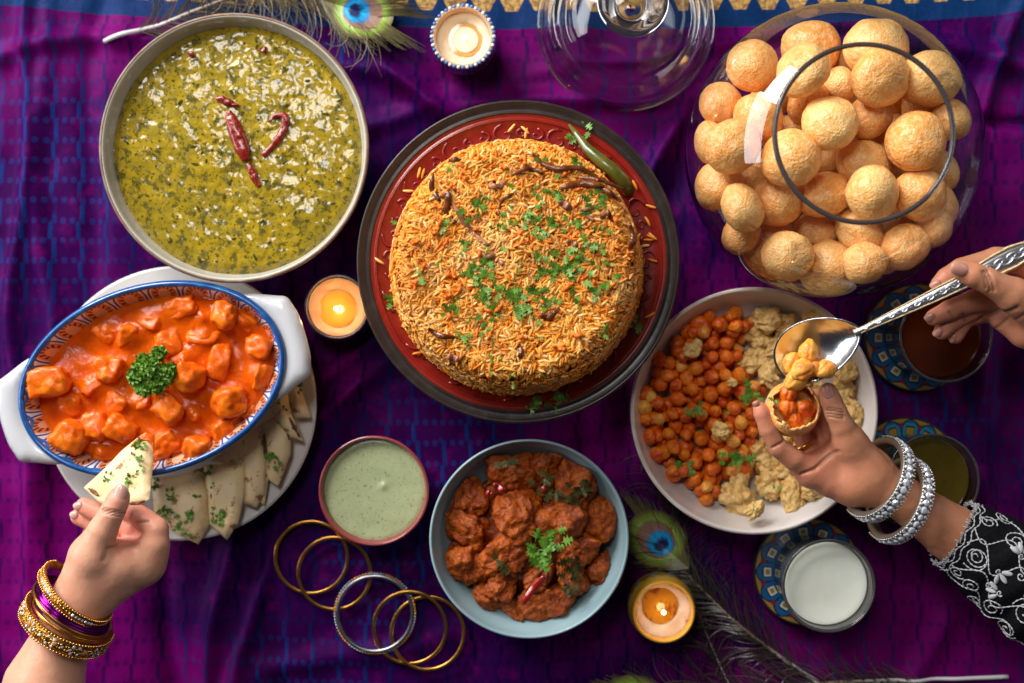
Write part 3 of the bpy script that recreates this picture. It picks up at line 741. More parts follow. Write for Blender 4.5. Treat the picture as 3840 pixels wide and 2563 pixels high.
naan([(1095, 1130), (1200, 1125), (1312, 1132), (1308, 1290), (1278, 1440), (1216, 1532), (1126, 1446), (1110, 1290)], .0305, 'square-topped naan wedge with chopped herbs and brown blisters', tilt=(0, .03), herbs=[(1120, 1170), (1140, 1245), (1175, 1390), (1195, 1400), (1165, 1420), (1160, 1450)], char=[(1130, 1270, 1138, 1330)])
naan([(815, 1200), (960, 1185), (1092, 1142), (1118, 1290), (1126, 1445), (1062, 1556), (965, 1510), (880, 1450), (828, 1380)], .0285, 'widest naan wedge sprinkled with green herbs beside the hand', tilt=(0, .03), herbs=[(840, 1240), (835, 1215), (910, 1300), (930, 1290), (860, 1380), (890, 1390), (905, 1375), (880, 1410), (1005, 1410), (1010, 1385), (965, 1480), (1000, 1510), (1050, 1300), (870, 1370)])
naan([(722, 990), (760, 965), (805, 978), (812, 1100), (822, 1310), (760, 1345), (690, 1362), (560, 1330), (498, 1285), (458, 1250), (560, 1150), (640, 1060)], .094, 'naan wedge held between thumb and finger, its tip dipped in sauce', tilt=(.02, -.38), th=.0048, grp=None, stain=[(700, 1012), (722, 990), (760, 967), (803, 980), (808, 1075), (796, 1030), (770, 1008), (735, 1012), (680, 1040)],
     herbs=[(730, 1040), (760, 1045), (745, 1020), (710, 1090), (735, 1105), (763, 1148), (573, 1205), (690, 1215), (705, 1195), (720, 1180), (685, 1228)], char=[(478, 1255, 545, 1295), (690, 1345, 790, 1318)], name='dipped_naan_wedge')

# ------------------------------------------------------------------ red platter on its foot, and the rice
c = P(1944, 983, .085); c[2] = 0.0
PLT = c.copy()
M_red = simple('red_glaze', (0.27, 0.014, 0.008), 0.25, coat=.3, var=[(60, .4, .75, (0.20, 0.009, 0.006), 1.0), (420, .60, .68, (0.20, 0.03, 0.02), 2.0)], bmp=(120, .0003))
M_darkrim = simple('dark_bronze_glaze', (0.022, 0.016, 0.014), 0.32, coat=.15, spec=.4, var=[(70, .4, .8, (0.045, 0.034, 0.028), 1.0)], bmp=(200, .0002))
plat = empty('cake_stand', c); setp(plat, 'round red footed platter with dark rim under the rice', 'platter')
v, f = lathe(smooth_prof([(0, .003), (.058, .003), (.060, .008), (.040, .020), (.030, .045), (.045, .064), (.090, .070), (.118, .078), (.1268, .0845)], 5), 110, c); mesh('foot', v, f, M_darkrim, plat)
v, f = lathe(smooth_prof([(.1266, .0842), (.1279, .0858), (.1276, .0874), (.1262, .0878), (.1240, .0868), (.1205, .0858), (.1180, .0862), (.1172, .0852)], 4), 140, c); mesh('rim', v, f, M_darkrim, plat)
v, f = lathe(smooth_prof([(.1174, .0853), (.1150, .0845), (.1135, .0850), (.112, .0835), (.105, .0815), (.09, .0808), (.05, .0805), (0.0, .0805)], 4), 140, c); mesh('plate_face', v, f, M_red, plat)
T = []
for i in range(15):
    a0 = 2 * math.pi * i / 15
    for flip, sc, off in ((1, 1.0, 0), (-1, .6, .16), (1, .45, -.12)):
        s = np.linspace(0, 1, 26); an = s * 2.1 * math.pi; rr = (.0098 * (1 - s) + .0012) * sc
        lx = rr * np.cos(an) - .002; ly = flip * rr * np.sin(an) + off * .05
        rad = .1035 + lx * .75; aa = a0 + off * .6 + ly / .1035
        T.append(tube(np.stack([c[0] + rad * np.cos(aa), c[1] + rad * np.sin(aa), np.full(26, .0818) + .0009 * (rad - .1) / .01], 1), np.linspace(.0013, .0006, 26), 6, flat=.7))
v, f = merge(*T); mesh('embossed_scrolls', v, f, M_red, plat)['kind'] = 'stuff'
for rad, z in ((.1128, .0842), (.0905, .0812)):
    v, f = ring_tube((c[0], c[1], z), rad, .0008, n=120, k=6); mesh('embossed_ring', v, f, M_red, plat)

RZ0, RZ1 = .0805, .1500
rb, rt = np.array([.0040, .0565]), np.array([.0027, .0592])
def rice_surface(u, a):
    """u 0 base .. 1 top edge .. 2 centre of top; a angle -> point, normal"""
    u = np.asarray(u); a = np.asarray(a); t = np.clip(u, 0, 1)
    R_side = .0968 + (.0890 - .0968) * t ** 1.2; ed = sstep(.86, 1.0, t) * .0035
    top = np.clip(u - 1, 0, 1); R = np.where(u <= 1, R_side - ed, (.0855) * (1 - top))
    z = np.where(u <= 1, RZ0 + (RZ1 - .0035 - RZ0) * t ** .9, RZ1 - .0035 * (1 - sstep(0, .07, top)) + .0015 * top)
    c0 = rb + (rt - rb) * t[:, None]; d = np.stack([np.cos(a), np.sin(a)], 1)
    w = fbm(np.column_stack([d * 2.2, u * 1.3]), 31, 2)
    R = R * (1 + .012 * w * (u <= 1.3)); p = np.column_stack([c0 + d * R[:, None], z])
    p[:, 2] += .0016 * fbm(p * 55, 8, 2) * (u > 1)
    nz = sstep(.90, 1.06, u); n = np.column_stack([d * (1 - nz)[:, None], nz + .1]); n /= np.linalg.norm(n, axis=1)[:, None]
    return p, n
rice = empty('biryani_rice', (rb[0], rb[1], RZ0)); setp(rice, 'round moulded cake of orange spiced rice on the red platter', 'rice')
uu = np.concatenate([np.linspace(0, 1, 16), np.linspace(1.02, 1.99, 36)]); aa = np.linspace(0, 2 * math.pi, 160, endpoint=False)
U, A = np.meshgrid(uu, aa, indexing='ij'); p, nrm = rice_surface(U.ravel(), A.ravel()); p = p - nrm * .0010
F = [[i * 160 + j, i * 160 + (j + 1) % 160, (i + 1) * 160 + (j + 1) % 160, (i + 1) * 160 + j] for i in range(len(uu) - 1) for j in range(160)]; F.append(list(range(159, -1, -1)))[0:0] if False else None
F = [q for q in F if q]; F.append([(len(uu) - 1) * 160 + j for j in range(160)])
M_core = simple('packed_rice', (0.62, 0.19, 0.018), .5, spec=.15, var=[(55, .42, .62, (0.30, 0.10, 0.025), 1.0), (260, .45, .62, (0.62, 0.34, 0.10), 2.0)], bmp=(330, .0015))
mesh('rice_core', p, F, M_core, rice)
def grain_template():
    pts = np.array([(-.5, 0, 0), (-.34, .012, .02), (0, .03, .05), (.34, .012, .02), (.5, 0, 0)]); v, f = tube(pts, np.array([.035, .105, .125, .10, .03]), 6); return v, f
gv, gf = grain_template()
def grain_cols(p, r):
    n = len(p); base = np.array([(0.90, 0.38, 0.055), (0.93, 0.50, 0.11), (0.84, 0.25, 0.018), (0.95, 0.66, 0.28), (0.90, 0.25, 0.006), (0.52, 0.14, 0.018)])
    k = r.choice(6, n, p=[.38, .31, .13, .09, .05, .04]); c_ = base[k]
    br = sstep(.22, .75, fbm(p * 34, 17, 3))[:, None]; orr = sstep(.15, .7, fbm(p * 26, 23, 2))[:, None]; wh = sstep(.3, .7, fbm(p * 30, 29, 2))[:, None]
    c_ = c_ * (1 - .45 * br) + .45 * br * np.array([.52, .19, .05]); c_ = c_ * (1 - .35 * orr) + .35 * orr * np.array([.85, .36, .05]); c_ = c_ * (1 - .5 * wh) + .5 * wh * np.array([.95, .62, .24])
    return c_ * r.uniform(.84, 1.06, (n, 1)) * np.array([1.0, .88, .78])
def grain_verts(p, nrm, r, lift=.0006):
    n = len(p); h = r.normal(size=(n, 3)); h -= nrm * (np.sum(h * nrm, 1) * r.uniform(.82, 1.05, n))[:, None]; h /= np.linalg.norm(h, axis=1)[:, None]
    s = np.cross(nrm, h); s /= np.linalg.norm(s, axis=1)[:, None]; w = np.cross(h, s); ln = r.uniform(.0068, .0102, n); th = r.uniform(.0080, .0100, n)
    return (p + nrm * lift)[:, None, :] + gv[None, :, 0, None] * (h * ln[:, None])[:, None, :] + gv[None, :, 1, None] * (s * th[:, None])[:, None, :] + gv[None, :, 2, None] * (w * th[:, None])[:, None, :]
r = np.random.RandomState(5)
NG = 13000; rad = np.sqrt(r.uniform(0, 1, NG)); u = np.where(r.uniform(0, 1, NG) < .60, 2 - rad, r.uniform(0, 1.02, NG) ** .8); a = r.uniform(0, 2 * math.pi, NG)
p, nrm = rice_surface(u, a); p = p + nrm * r.uniform(-.0006, .0016, NG)[:, None]; gcol = grain_cols(p, r)
def grain_mat():
    m, b = new_mat('cooked_rice'); put(b, 'Base Color', vcol()); put(b, 'Roughness', .42); put(b, 'Specular IOR Level', .18); put(b, 'Subsurface Weight', .3); put(b, 'Subsurface Scale', .0012); b.inputs['Subsurface Radius'].default_value = (1, .6, .3); return m
M_grain = grain_mat()
GV = grain_verts(p, nrm, r); nv = len(gv)
GF = [[q + i * nv for q in fc] for i in range(300, NG) for fc in gf]; GF = [[q - 300 * nv for q in fc] for fc in GF]
mesh('rice_grains', GV[300:].reshape(-1, 3), GF, M_grain, rice, cols=np.repeat(gcol[300:], nv, 0))['kind'] = 'stuff'
# 300 grains of the top, one by one
GM = []
for k in range(6):
    cc = np.array([(0.90, 0.40, 0.07), (0.94, 0.53, 0.17), (0.84, 0.29, 0.025), (0.92, 0.46, 0.09), (0.74, 0.22, 0.025), (0.95, 0.60, 0.25)][k]); GM.append(make_mesh('rice_grain', gv * np.array([.0090, .0092, .0092]), gf, M_grain, cols=np.tile(cc, (nv, 1))))
for i in range(300):
    q, n_ = rice_surface(np.array([2 - math.sqrt(r.uniform(0, .98))]), np.array([r.uniform(0, 6.28)])); q = q[0] + n_[0] * .0022
    inst('rice_grain', GM[i % 6], q, Euler((r.uniform(-.3, .3), r.uniform(-.35, .35), r.uniform(0, 6.28))), (1, 1, 1), rice)
for (x, y) in [(775, 165), (840, 175), (845, 190), (360, 380), (290, 460), (340, 375), (1355, 435), (1430, 535), (1435, 680), (1440, 675), (1420, 690), (1395, 800), (1440, 787), (1415, 605), (1245, 345), (1215, 370), (1425, 1045), (350, 1215), (335, 1225), (155, 790), (1400, 720), (1270, 365)]:
    d = np.array([P(x / 1.2546 + 1300, y / 1.2546 + 350, .083)[j] for j in range(3)]); dr = np.hypot(*(d - c)[:2]); d[2] = .0828 + .004 * sstep(.1, .12, dr)
    setp(inst('loose_rice_grain', GM[random.randint(0, 5)], d, Euler((0, 0, random.uniform(0, 6.28)))), 'single rice grain fallen onto the red glaze of the platter', 'rice grain', 'stray rice grains on the red platter')

ZT = lambda x, y: P(x / 1.2546 + 1300, y / 1.2546 + 350, RZ1)
def rice_top(x, y, dz=0.0):
    q = ZT(x, y); d = np.hypot(q[0] - rt[0], q[1] - rt[1]); q[2] = RZ1 + .0024 + .001 + dz
    if d > .092: q[2] = RZ1 - .004 - (d - .092) * 1.5
    return q
PAR = [(610, 545, 3, 1.05), (490, 350, 4, 1), (785, 465, 2, 1), (760, 570, 0, .9), (880, 455, 4, 1), (985, 475, 1, 1), (845, 585, 1, 1), (765, 630, 5, 1), (705, 650, 1, .9), (880, 625, 5, 1), (905, 660, 3, .8), (970, 620, 1, 1.1), (915, 520, 2, 1), (1145, 490, 5, .9),
       (1200, 495, 1, 1), (1150, 555, 3, .9), (1080, 610, 1, .9), (1040, 605, 4, 1), (1180, 628, 4, 1), (1215, 655, 4, 1), (1120, 710, 1, 1.1), (1195, 730, 2, 1), (560, 695, 4, 1), (538, 740, 0, .9), (640, 720, 4, 1), (715, 735, 1, .9), (650, 815, 3, 1), (590, 870, 5, 1),
       (605, 825, 1, .8), (905, 775, 1, .9), (1050, 750, 1, 1), (1050, 795, 3, 1.1), (1080, 850, 3, 1), (990, 840, 5, 1), (940, 850, 5, 1), (1035, 830, 1, 1), (1110, 770, 2, 1), (1170, 805, 4, 1), (1235, 800, 4, 1), (1235, 880, 0, 1), (1195, 930, 5, 1), (1065, 945, 2, 1), (1090, 995, 4, 1), (965, 990, 5, 1),
       (650, 920, 3, .9), (710, 940, 5, .9), (645, 985, 5, .9), (680, 1040, 3, .9), (800, 960, 3, 1.1), (815, 1000, 3, .9), (885, 930, 1, 1), (910, 955, 5, .8), (510, 990, 5, .9), (490, 1020, 5, .9), (335, 865, 0, 1.1), (540, 1140, 5, .8), (650, 1115, 2, .9), (885, 1075, 4, 1), (905, 1150, 4, .8), (430, 795, 4, .7),
       (805, 850, 4, .8), (770, 885, 4, .6), (580, 1070, 4, .7), (695, 1250, 2, .7), (665, 1240, 4, .7), (570, 1190, 4, .6), (780, 1325, 4, .6), (665, 1320, 4, .7), (1205, 1125, 2, .9), (455, 630, 5, .8), (910, 310, 0, .7), (1075, 330, 1, .8), (1005, 380, 4, 1), (670, 495, 4, .7), (690, 1190, 4, .6), (780, 1370, 4, .6), (800, 790, 4, .7)]
for i, (x, y, k, s) in enumerate(PAR):
    sprig(rice_top(x, y), k, 'green parsley sprig on top of the rice cake, ' + ('around its middle' if math.hypot(x - 800, y - 800) < 230 else 'towards the ' + side_of(rt, ZT(x, y), {'green curry bowl': (873, 553), 'glass dome lid': (2347, 79), 'glass bowl of puris': (3120, 572), 'chickpea bowl': (2826, 1540), 'pale blue bowl': (1984, 2020), 'oval dish': (568, 1423)})), 'parsley scattered over the rice', s)
for (x, y, k, s) in [(235, 965, 5, 1.1), (240, 630, 2, 1), (975, 1440, 3, 1.2), (880, 1470, 1, 1), (850, 1490, 2, 1), (1000, 1480, 2, .9), (1085, 205, 1, 1), (1120, 175, 3, 1.0), (1370, 1080, 5, 1)]:
    d = P(x / 1.2546 + 1300, y / 1.2546 + 350, .084); d[2] = .0838
    sprig(d, k, 'green parsley sprig lying on the red platter beside the rice', 'parsley fallen on the platter', s)
# fried onions, carrot shreds, the green chili
M_onion = simple('fried_onion', (0.10, 0.022, 0.006), .2, var=[(120, .4, .7, (0.24, 0.07, 0.02), 1.0), (90, .6, .75, (0.02, 0.007, 0.004), 2.0)], coat=.25, bmp=(160, .0008))
def strip(pts, wid, m, name, label, cat, grp, zz=None, flat=.3, s=1.2546, ox=1300, oy=350, dz=.0015, par=None):
    if wid > .002 and zz is None:
        mc = np.mean(np.array(pts, float), 0); pts = [tuple(mc + (np.array(q_) - mc) * 1.45) for q_ in pts]; wid = wid * .62
    p = np.array([rice_top(x, y, dz) if zz is None else np.append(P(x / s + ox, y / s + oy, zz)[:2], zz) for x, y in pts]); t = np.linspace(0, 1, len(p)); tt = np.linspace(0, 1, 18)
    pp = np.column_stack([np.interp(tt, t, p[:, j]) for j in range(3)])
    for _ in range(2): pp[1:-1] = (pp[:-2] + 2 * pp[1:-1] + pp[2:]) / 4
    w = wid * np.sin(np.linspace(.3, 2.85, 18)) ** .6; pp[:, 2] += .0012 * np.sin(np.linspace(0, 9, 18) + pts[0][0]); v, f = tube(pp, w, 8, flat=flat); v = v + (fbm(v * 240, int(pts[0][0]), 2) * wid * .25)[:, None] * np.array([.3, .3, .6])
    o = mesh(name, v, f, m, par); 
    if par is None: setp(o, label, cat, grp)
    return o
for pts, w in [([(915, 305), (950, 340), (1000, 360), (1070, 350), (1140, 390)], .0036), ([(1130, 405), (1200, 415), (1275, 435)], .0028), ([(1030, 450), (1090, 430), (1175, 440)], .0042), ([(1180, 440), (1230, 470), (1270, 500)], .0030), ([(730, 560), (740, 510), (775, 488), (825, 495)], .0022),
               ([(410, 400), (405, 450), (430, 490)], .0035), ([(440, 520), (480, 490), (470, 560), (500, 590)], .0042), ([(800, 385), (850, 360), (900, 375)], .003), ([(405, 1115), (440, 1140), (500, 1145)], .0032), ([(920, 1040), (950, 1055), (985, 1020)], .0038), ([(1330, 640), (1345, 690), (1330, 720)], .004), ([(490, 320), (530, 315)], .003), ([(800, 1250), (820, 1220), (810, 1190)], .003), ([(1200, 590), (1225, 570), (1240, 600)], .003)]:
    strip(pts, w, M_onion, 'fried_onion', 'dark brown glossy fried onion strip on the rice cake', 'onion', 'fried onion strips on the rice')
M_onion2 = simple('soft_brown_onion', (0.36, 0.13, 0.06), .35, var=[(90, .4, .7, (0.22, 0.07, 0.03), 1.0)], coat=.3)
for pts, w in [([(520, 540), (550, 600), (590, 650), (640, 690)], .0034), ([(640, 780), (690, 770), (720, 800)], .004), ([(680, 440), (720, 440), (740, 420)], .0035), ([(1010, 520), (1050, 540)], .005), ([(480, 1240), (520, 1250)], .005), ([(1170, 540), (1110, 560), (1160, 590)], .003), ([(1040, 700), (1080, 715)], .004)]:
    strip(pts, w, M_onion2, 'soft_onion', 'translucent pinkish brown onion piece bedded in the rice', 'onion', 'soft onion pieces in the rice')
M_carrot = simple('carrot', (0.72, 0.13, 0.008), .35, var=[(150, .4, .7, (0.80, 0.24, 0.02), 1.0)])
r = np.random.RandomState(8)
for i in range(46):
    a, q = r.uniform(0, 6.28), 560 * math.sqrt(r.uniform(0, 1)); x, y = 800 + q * math.cos(a), 800 + q * math.sin(a); b = r.uniform(0, 6.28); l = r.uniform(14, 34)
    strip([(x - l * math.cos(b), y - l * math.sin(b)), (x, y + r.uniform(-4, 4)), (x + l * math.cos(b), y + l * math.sin(b))], r.uniform(.0011, .0017), M_carrot, 'carrot_shred', 'thin orange carrot shred lying among the rice grains', 'carrot', 'carrot shreds in the rice', flat=.8)
M_gchili = simple('green_chili_skin', (0.115, 0.105, 0.012), .25, var=[(110, .4, .7, (0.06, 0.08, 0.01), 1.0)], coat=.5, bmp=(90, .0006))
p = zoom_pts([(1050, 138), (1085, 190), (1130, 260), (1190, 320), (1250, 370), (1300, 420), (1335, 470)], 1.2546, 1300, 350, .10); p[:, 2] = [.090, .094, .10, .106, .108, .106, .10]
v, f = tube(p, [.0012, .0025, .0042, .0052, .0055, .0056, .0045], 12, flat=.7); setp(mesh('green_chili', v, f, M_gchili), 'long olive green chili leaning on the edge of the rice cake', 'chili')

# ------------------------------------------------------------------ glass fish bowl of puris
R, zc = .1135, .1030
bc = P(3120, 572, zc); FBC = np.array([bc[0], bc[1], 0.0])
M_glass = thin_glass('clear_glass'); M_rimglass = simple('glass_cut_edge', (0.10, 0.09, 0.095), .10, tr=.55)
jar = empty('glass_bowl', FBC); setp(jar, 'big round clear glass bowl filled with golden puffed puris', 'bowl')
def sph(rr, z0, z1, n): zz = np.linspace(z0, z1, n); return [(math.sqrt(max(rr * rr - (z - zc) ** 2, 0)), z) for z in zz]
ro = .0645; zo = zc + math.sqrt(R * R - ro * ro)
ph0 = math.acos(min(1, (zc - .004) / R)); ph1 = math.pi - math.asin(ro / R)
prof = [(0.0, .004), (.030, .0035)] + [(R * math.sin(t), zc - R * math.cos(t)) for t in np.linspace(ph0, ph1, 60)]
v, f = lathe(prof, 128, FBC); mesh('glass_wall', v, f, M_glass, jar)
v, f = lathe([(ro - .0015, zo - .0004), (ro + .0005, zo + .0010), (ro + .0001, zo + .0028), (ro - .0020, zo + .0032), (ro - .0033, zo + .0018), (ro - .0028, zo - .0004)], 128, FBC, close=True); mesh('rim', v, f, M_rimglass, jar)
M_puri = None
def puri_material():
    m, b = new_mat('fried_puri'); n = tnoise(230, 3, .6, seed=1.0); n2 = tnoise(30, 3, .6, seed=6.0); rnd = obj_random(); v = tvoro(620)
    col = mix(ramp(n2 + (rnd - .5) * .55, .3, .7), (0.90, 0.38, 0.085), (0.98, 0.57, 0.19))
    col = mix(ramp(tnoise(38, 3, .6, seed=14.0) + (rnd - .5) * .3, .50, .72) * .6, col, (0.72, 0.29, 0.05))
    col = mix(ramp(n, .42, .62) * .5, col, (0.99, 0.68, 0.32))
    put(b, 'Base Color', col); put(b, 'Roughness', .35); put(b, 'Subsurface Weight', .15); put(b, 'Subsurface Scale', .002); b.inputs['Subsurface Radius'].default_value = (1, .5, .2)
    bump(b, tnoise(420, 2, .5, seed=2.0) * 1.0 + v * .5 + n * .3, .0008); return m
M_puri = puri_material()
PURI_MESH = []
for k in range(6):
    v, f = ico(5); v = v.copy(); rr = 1 + .075 * fbm(v * 1.15, k, 2) + .010 * fbm(v * 9, k + 9, 2) + .006 * fbm(v * 22, k + 20, 1)
    lat = v[:, 2] - .12 * fbm(v * 1.0, k + 40, 1) - .15; rr -= .030 * np.exp(-(lat / .05) ** 2) * (k % 3 != 1)
    rr -= .012 * np.exp(-((lat - .12) / .035) ** 2) * (k % 2)
    v = v * rr[:, None]; v[:, 2] *= [.86, .92, .80, .90, .84, .95][k]; PURI_MESH.append(make_mesh('puri', v * .02, f, M_puri))
PU = [(435, 340, 133, 1), (735, 255, 148, 0), (700, 360, 142, 2), (1055, 260, 152, 0), (1090, 405, 145, 2), (1310, 425, 148, 1), (270, 530, 112, 1), (470, 605, 130, 1), (700, 545, 110, 0), (860, 450, 96, 0), (830, 635, 137, 2), (1035, 605, 116, 1), (1275, 725, 150, 2), (1440, 620, 105, 1),
      (175, 735, 105, 0), (335, 748, 140, 2), (635, 815, 142, 2), (825, 800, 98, 0), (1010, 835, 136, 1), (250, 955, 128, 1), (340, 1100, 127, 2), (570, 1035, 122, 1), (800, 1000, 132, 1), (1045, 990, 140, 2), (1265, 1010, 132, 1), (1395, 1065, 118, 0), (565, 1265, 155, 2), (765, 1190, 106, 0), (990, 1190, 128, 1), (1195, 1270, 122, 1),
      (828, 1395, 146, 2), (990, 1370, 110, 1), (330, 1240, 100, 0), (550, 1400, 122, 0), (1190, 610, 90, 0), (1110, 745, 98, 0), (1390, 880, 110, 0), (1230, 1130, 110, 0), (600, 680, 110, 0), (420, 960, 115, 0), (880, 1280, 110, 0), (1090, 1300, 105, 0), (690, 1330, 110, 0), (1340, 1180, 95, 0), (960, 330, 110, 0), (560, 470, 110, 0), (1190, 480, 110, 0), (480, 860, 110, -1), (900, 560, 110, -1), (1150, 880, 110, -1), (680, 1150, 110, -1), (1000, 1050, 110, -1), (400, 620, 110, -1), (900, 900, 120, -1), (1290, 560, 110, -1), (700, 760, 120, -1), (1060, 720, 120, -1), (820, 1080, 120, -1), (1180, 1010, 115, -1), (620, 950, 115, -1), (780, 600, 110, -1)]
pp_, rr_ = [], []
def PUL(i, w):
    s = side_of(bc, w, {'rice platter': (1944, 983), 'glass dome lid': (2347, 79), 'blue cloth border': (3250, 20), 'bare cloth': (3830, 500), 'spoon hand': (3700, 1100), 'chickpea bowl': (2826, 1540)})
    if math.hypot(w[0] - bc[0] - .02, w[1] - bc[1] - .015) < .040: return 'golden puri %s the glass bowl, below its opening' % {2: 'on top of the pile in', 1: 'halfway down', 0: 'low down in', -1: 'at the bottom of'}[PU[i][3]]
    return 'golden puri %s the glass bowl, towards the %s' % ({2: 'on top of the pile in', 1: 'halfway down', 0: 'low down in', -1: 'at the bottom of'}[PU[i][3]], s)
for (x, y, q, lv) in PU:
    z = {2: .142, 1: .118, 0: .085, -1: .055}[lv]; rad = L(q / 1.3634, z) * .97
    for _ in range(4):
        w = P(x / 1.3634 + 2500, y / 1.3634, z); d = math.hypot(w[0] - bc[0], w[1] - bc[1]); lim = (R - rad - .003)
        zmax = zc + math.sqrt(max(lim ** 2 - d * d, 0)); zmin = zc - math.sqrt(max(lim ** 2 - d * d, 0)); z = min(max(z, zmin), zmax)
    if d > lim: w[:2] = bc[:2] + (w[:2] - bc[:2]) * lim / d
    w[2] = z; pp_.append(w); rr_.append(rad)
pp_ = np.array(pp_); rr_ = np.array(rr_); p0 = pp_.copy()
for it in range(120):
    mv = np.zeros_like(pp_)
    for i in range(len(pp_)):
        d = pp_[i] - pp_; l = np.linalg.norm(d, axis=1); l[i] = 9; ov = (rr_[i] + rr_) * .98 - l; k = np.where(ov > 0)[0]
        for j in k: mv[i] += d[j] / l[j] * ov[j] * .5
    pp_ += mv * np.array([.12, .12, .6]); pp_[:, :2] += (p0[:, :2] - pp_[:, :2]) * .06
    d = pp_ - bc; l = np.linalg.norm(d, axis=1); lim = R - rr_ - .002; o = l > lim; pp_[o] = bc + d[o] * (lim[o] / l[o])[:, None]
for i, (w, q) in enumerate(zip(pp_, rr_)):
    setp(inst('puri', PURI_MESH[i % 6], w, rnd_euler() if i % 3 else Euler((random.uniform(-.6, .6), random.uniform(-.6, .6), random.uniform(0, 6))), (q * 54.0, q * 54.0, q * 52.0)), PUL(i, w), 'puri', 'puris piled in the glass bowl')

# the glass lid --------------------------------------------------------
lc = np.append(P(2347, 79, .01)[:2], 0.001)
M_thick = simple('solid_glass', (1, 1, 1), 0.0, tr=1.0, ior=1.47)
lid = empty('glass_dome_cover', lc); setp(lid, 'clear glass dome lid with knob resting on the cloth border', 'lid')
outer = [(.0752, .002), (.0756, .004), (.0720, .007), (.0700, .012), (.0702, .019), (.0670, .0255), (.0615, .0280), (.0560, .0265), (.0520, .0255), (.046, .028), (.038, .0345), (.028, .041), (.018, .0450), (.0, .0475)]
inner = [(.0, .0430), (.018, .0405), (.028, .0365), (.038, .0300), (.046, .0235), (.052, .0205), (.058, .0185), (.0630, .0140), (.0650, .008), (.0715, .002)]
v, f = lathe(list(smooth_prof(outer, 4)) + list(smooth_prof(inner, 4)), 128, lc, close=True); mesh('dome', v, f, M_thick, lid)
v, f = lathe(smooth_prof([(0.0, .0465), (.010, .0465), (.0125, .050), (.0095, .056), (.012, .061), (.024, .066), (.0285, .073), (.0265, .080), (.017, .086), (.0, .088)], 5), 96, lc); mesh('knob', v, f, M_thick, lid)

# ------------------------------------------------------------------ white bowl of chickpeas and potato
c = P(2826, 1541, .052); c[2] = 0.0
CB = c.copy()
bowl_obj('wide_bowl', 'wide white stoneware bowl of spiced chickpeas and mashed potato', c,
         [(0, .004), (.055, .003), (.068, .003), (.078, .010), (.092, .030), (.0985, .046), (.1006, .0535), (.0995, .0556), (.0975, .0545), (.0940, .044), (.086, .026), (.074, .0155), (.060, .012), (.0, .0115)], M_white_glaze,
         rim=([(.0994, .0560), (.1008, .0548), (.1007, .0536), (.0998, .0542), (.0985, .0556)], simple('worn_rim', (0.52, 0.42, 0.36), .4, var=[(70, .4, .7, (0.66, 0.60, 0.56), 1.0)])))
def chick_material(name, c1, c2, c3):
    m, b = new_mat(name); rnd = obj_random(); n = tnoise(160, 3, .6, seed=1.0)
    col = mix(ramp(rnd + (n - .5) * .7, .15, .85), c1, c2); col = mix(ramp(tnoise(90, 3, .6, seed=8.0) + (rnd - .5) * .2, .46, .64) * .85, col, c3)
    col = mix(ramp(tnoise(480, 2, .6, seed=3.0), .66, .72) * .7, col, (0.16, 0.03, 0.008))
    put(b, 'Base Color', col); put(b, 'Roughness', .42); put(b, 'Coat Weight', .05); put(b, 'Coat Roughness', .15); put(b, 'Subsurface Weight', .4); put(b, 'Subsurface Scale', .002)
    b.inputs['Subsurface Radius'].default_value = (1, .4, .15); bump(b, n + tnoise(420, 2, .5, seed=9.0) * .5, .0013); return m
M_chick = chick_material('spiced_chickpea', (0.80, 0.15, 0.004), (0.88, 0.26, 0.012), (0.62, 0.042, 0.002))
CHM = []
for k in range(5):
    v, f = ico(4); v = v.copy(); rr = 1 + .075 * fbm(v * 1.7, k + 60, 3)
    th = np.arctan2(v[:, 1], v[:, 2]); front = np.clip(v[:, 0], 0, 1)
    rr += .32 * np.exp(-((np.arccos(np.clip(v[:, 0], -1, 1))) / .36) ** 2)                         # beak
    rr -= .10 * np.exp(-(v[:, 1] / .12) ** 2) * sstep(.0, .5, v[:, 2] + .5 * v[:, 0] + .1)        # cleft
    v = v * rr[:, None] * np.array([1.05, .96, .92]); CHM.append(make_mesh('chickpea', v * .0065, f, M_chick))
CHP = [me_.copy() for me_ in CHM]; M_chick2 = chick_material('plain_chickpea', (0.86, 0.36, 0.045), (0.92, 0.48, 0.085), (0.80, 0.22, 0.02))
for me_ in CHP: me_.materials[0] = M_chick2
def chickpea(loc, rad, label, grp, rot=None, pale=False):
    return setp(inst('chickpea', (CHP if pale or random.random() < .10 else CHM)[random.randint(0, 4)], loc, rot or rnd_euler(), (rad / .0065,) * 3), label, 'chickpea', grp)
S1, OX1, OY1 = 1.3636, 2300, 900
zone = [(730, 345), (775, 470), (670, 545), (700, 640), (745, 700), (790, 770), (790, 900), (755, 1000), (735, 1140), (715, 1240), (600, 1235), (545, 1330), (480, 1370), (380, 1320), (300, 1240), (215, 1130), (160, 1000), (130, 900), (145, 780), (180, 660), (250, 560), (330, 470), (420, 395), (520, 350)]
zw = [tuple(P(x / S1 + OX1, y / S1 + OY1, .035)[:2]) for x, y in zone]
def floor_z(x, y):
    d = np.hypot(x - CB[0], y - CB[1]); return np.interp(d, [0, .06, .074, .086, .094, .0975], [.0115, .012, .0155, .026, .044, .0545])
LABC = 'orange red spiced chickpea heaped in the wide white bowl'
pts = []; r = np.random.RandomState(21)
zc_ = np.mean(zw, 0)
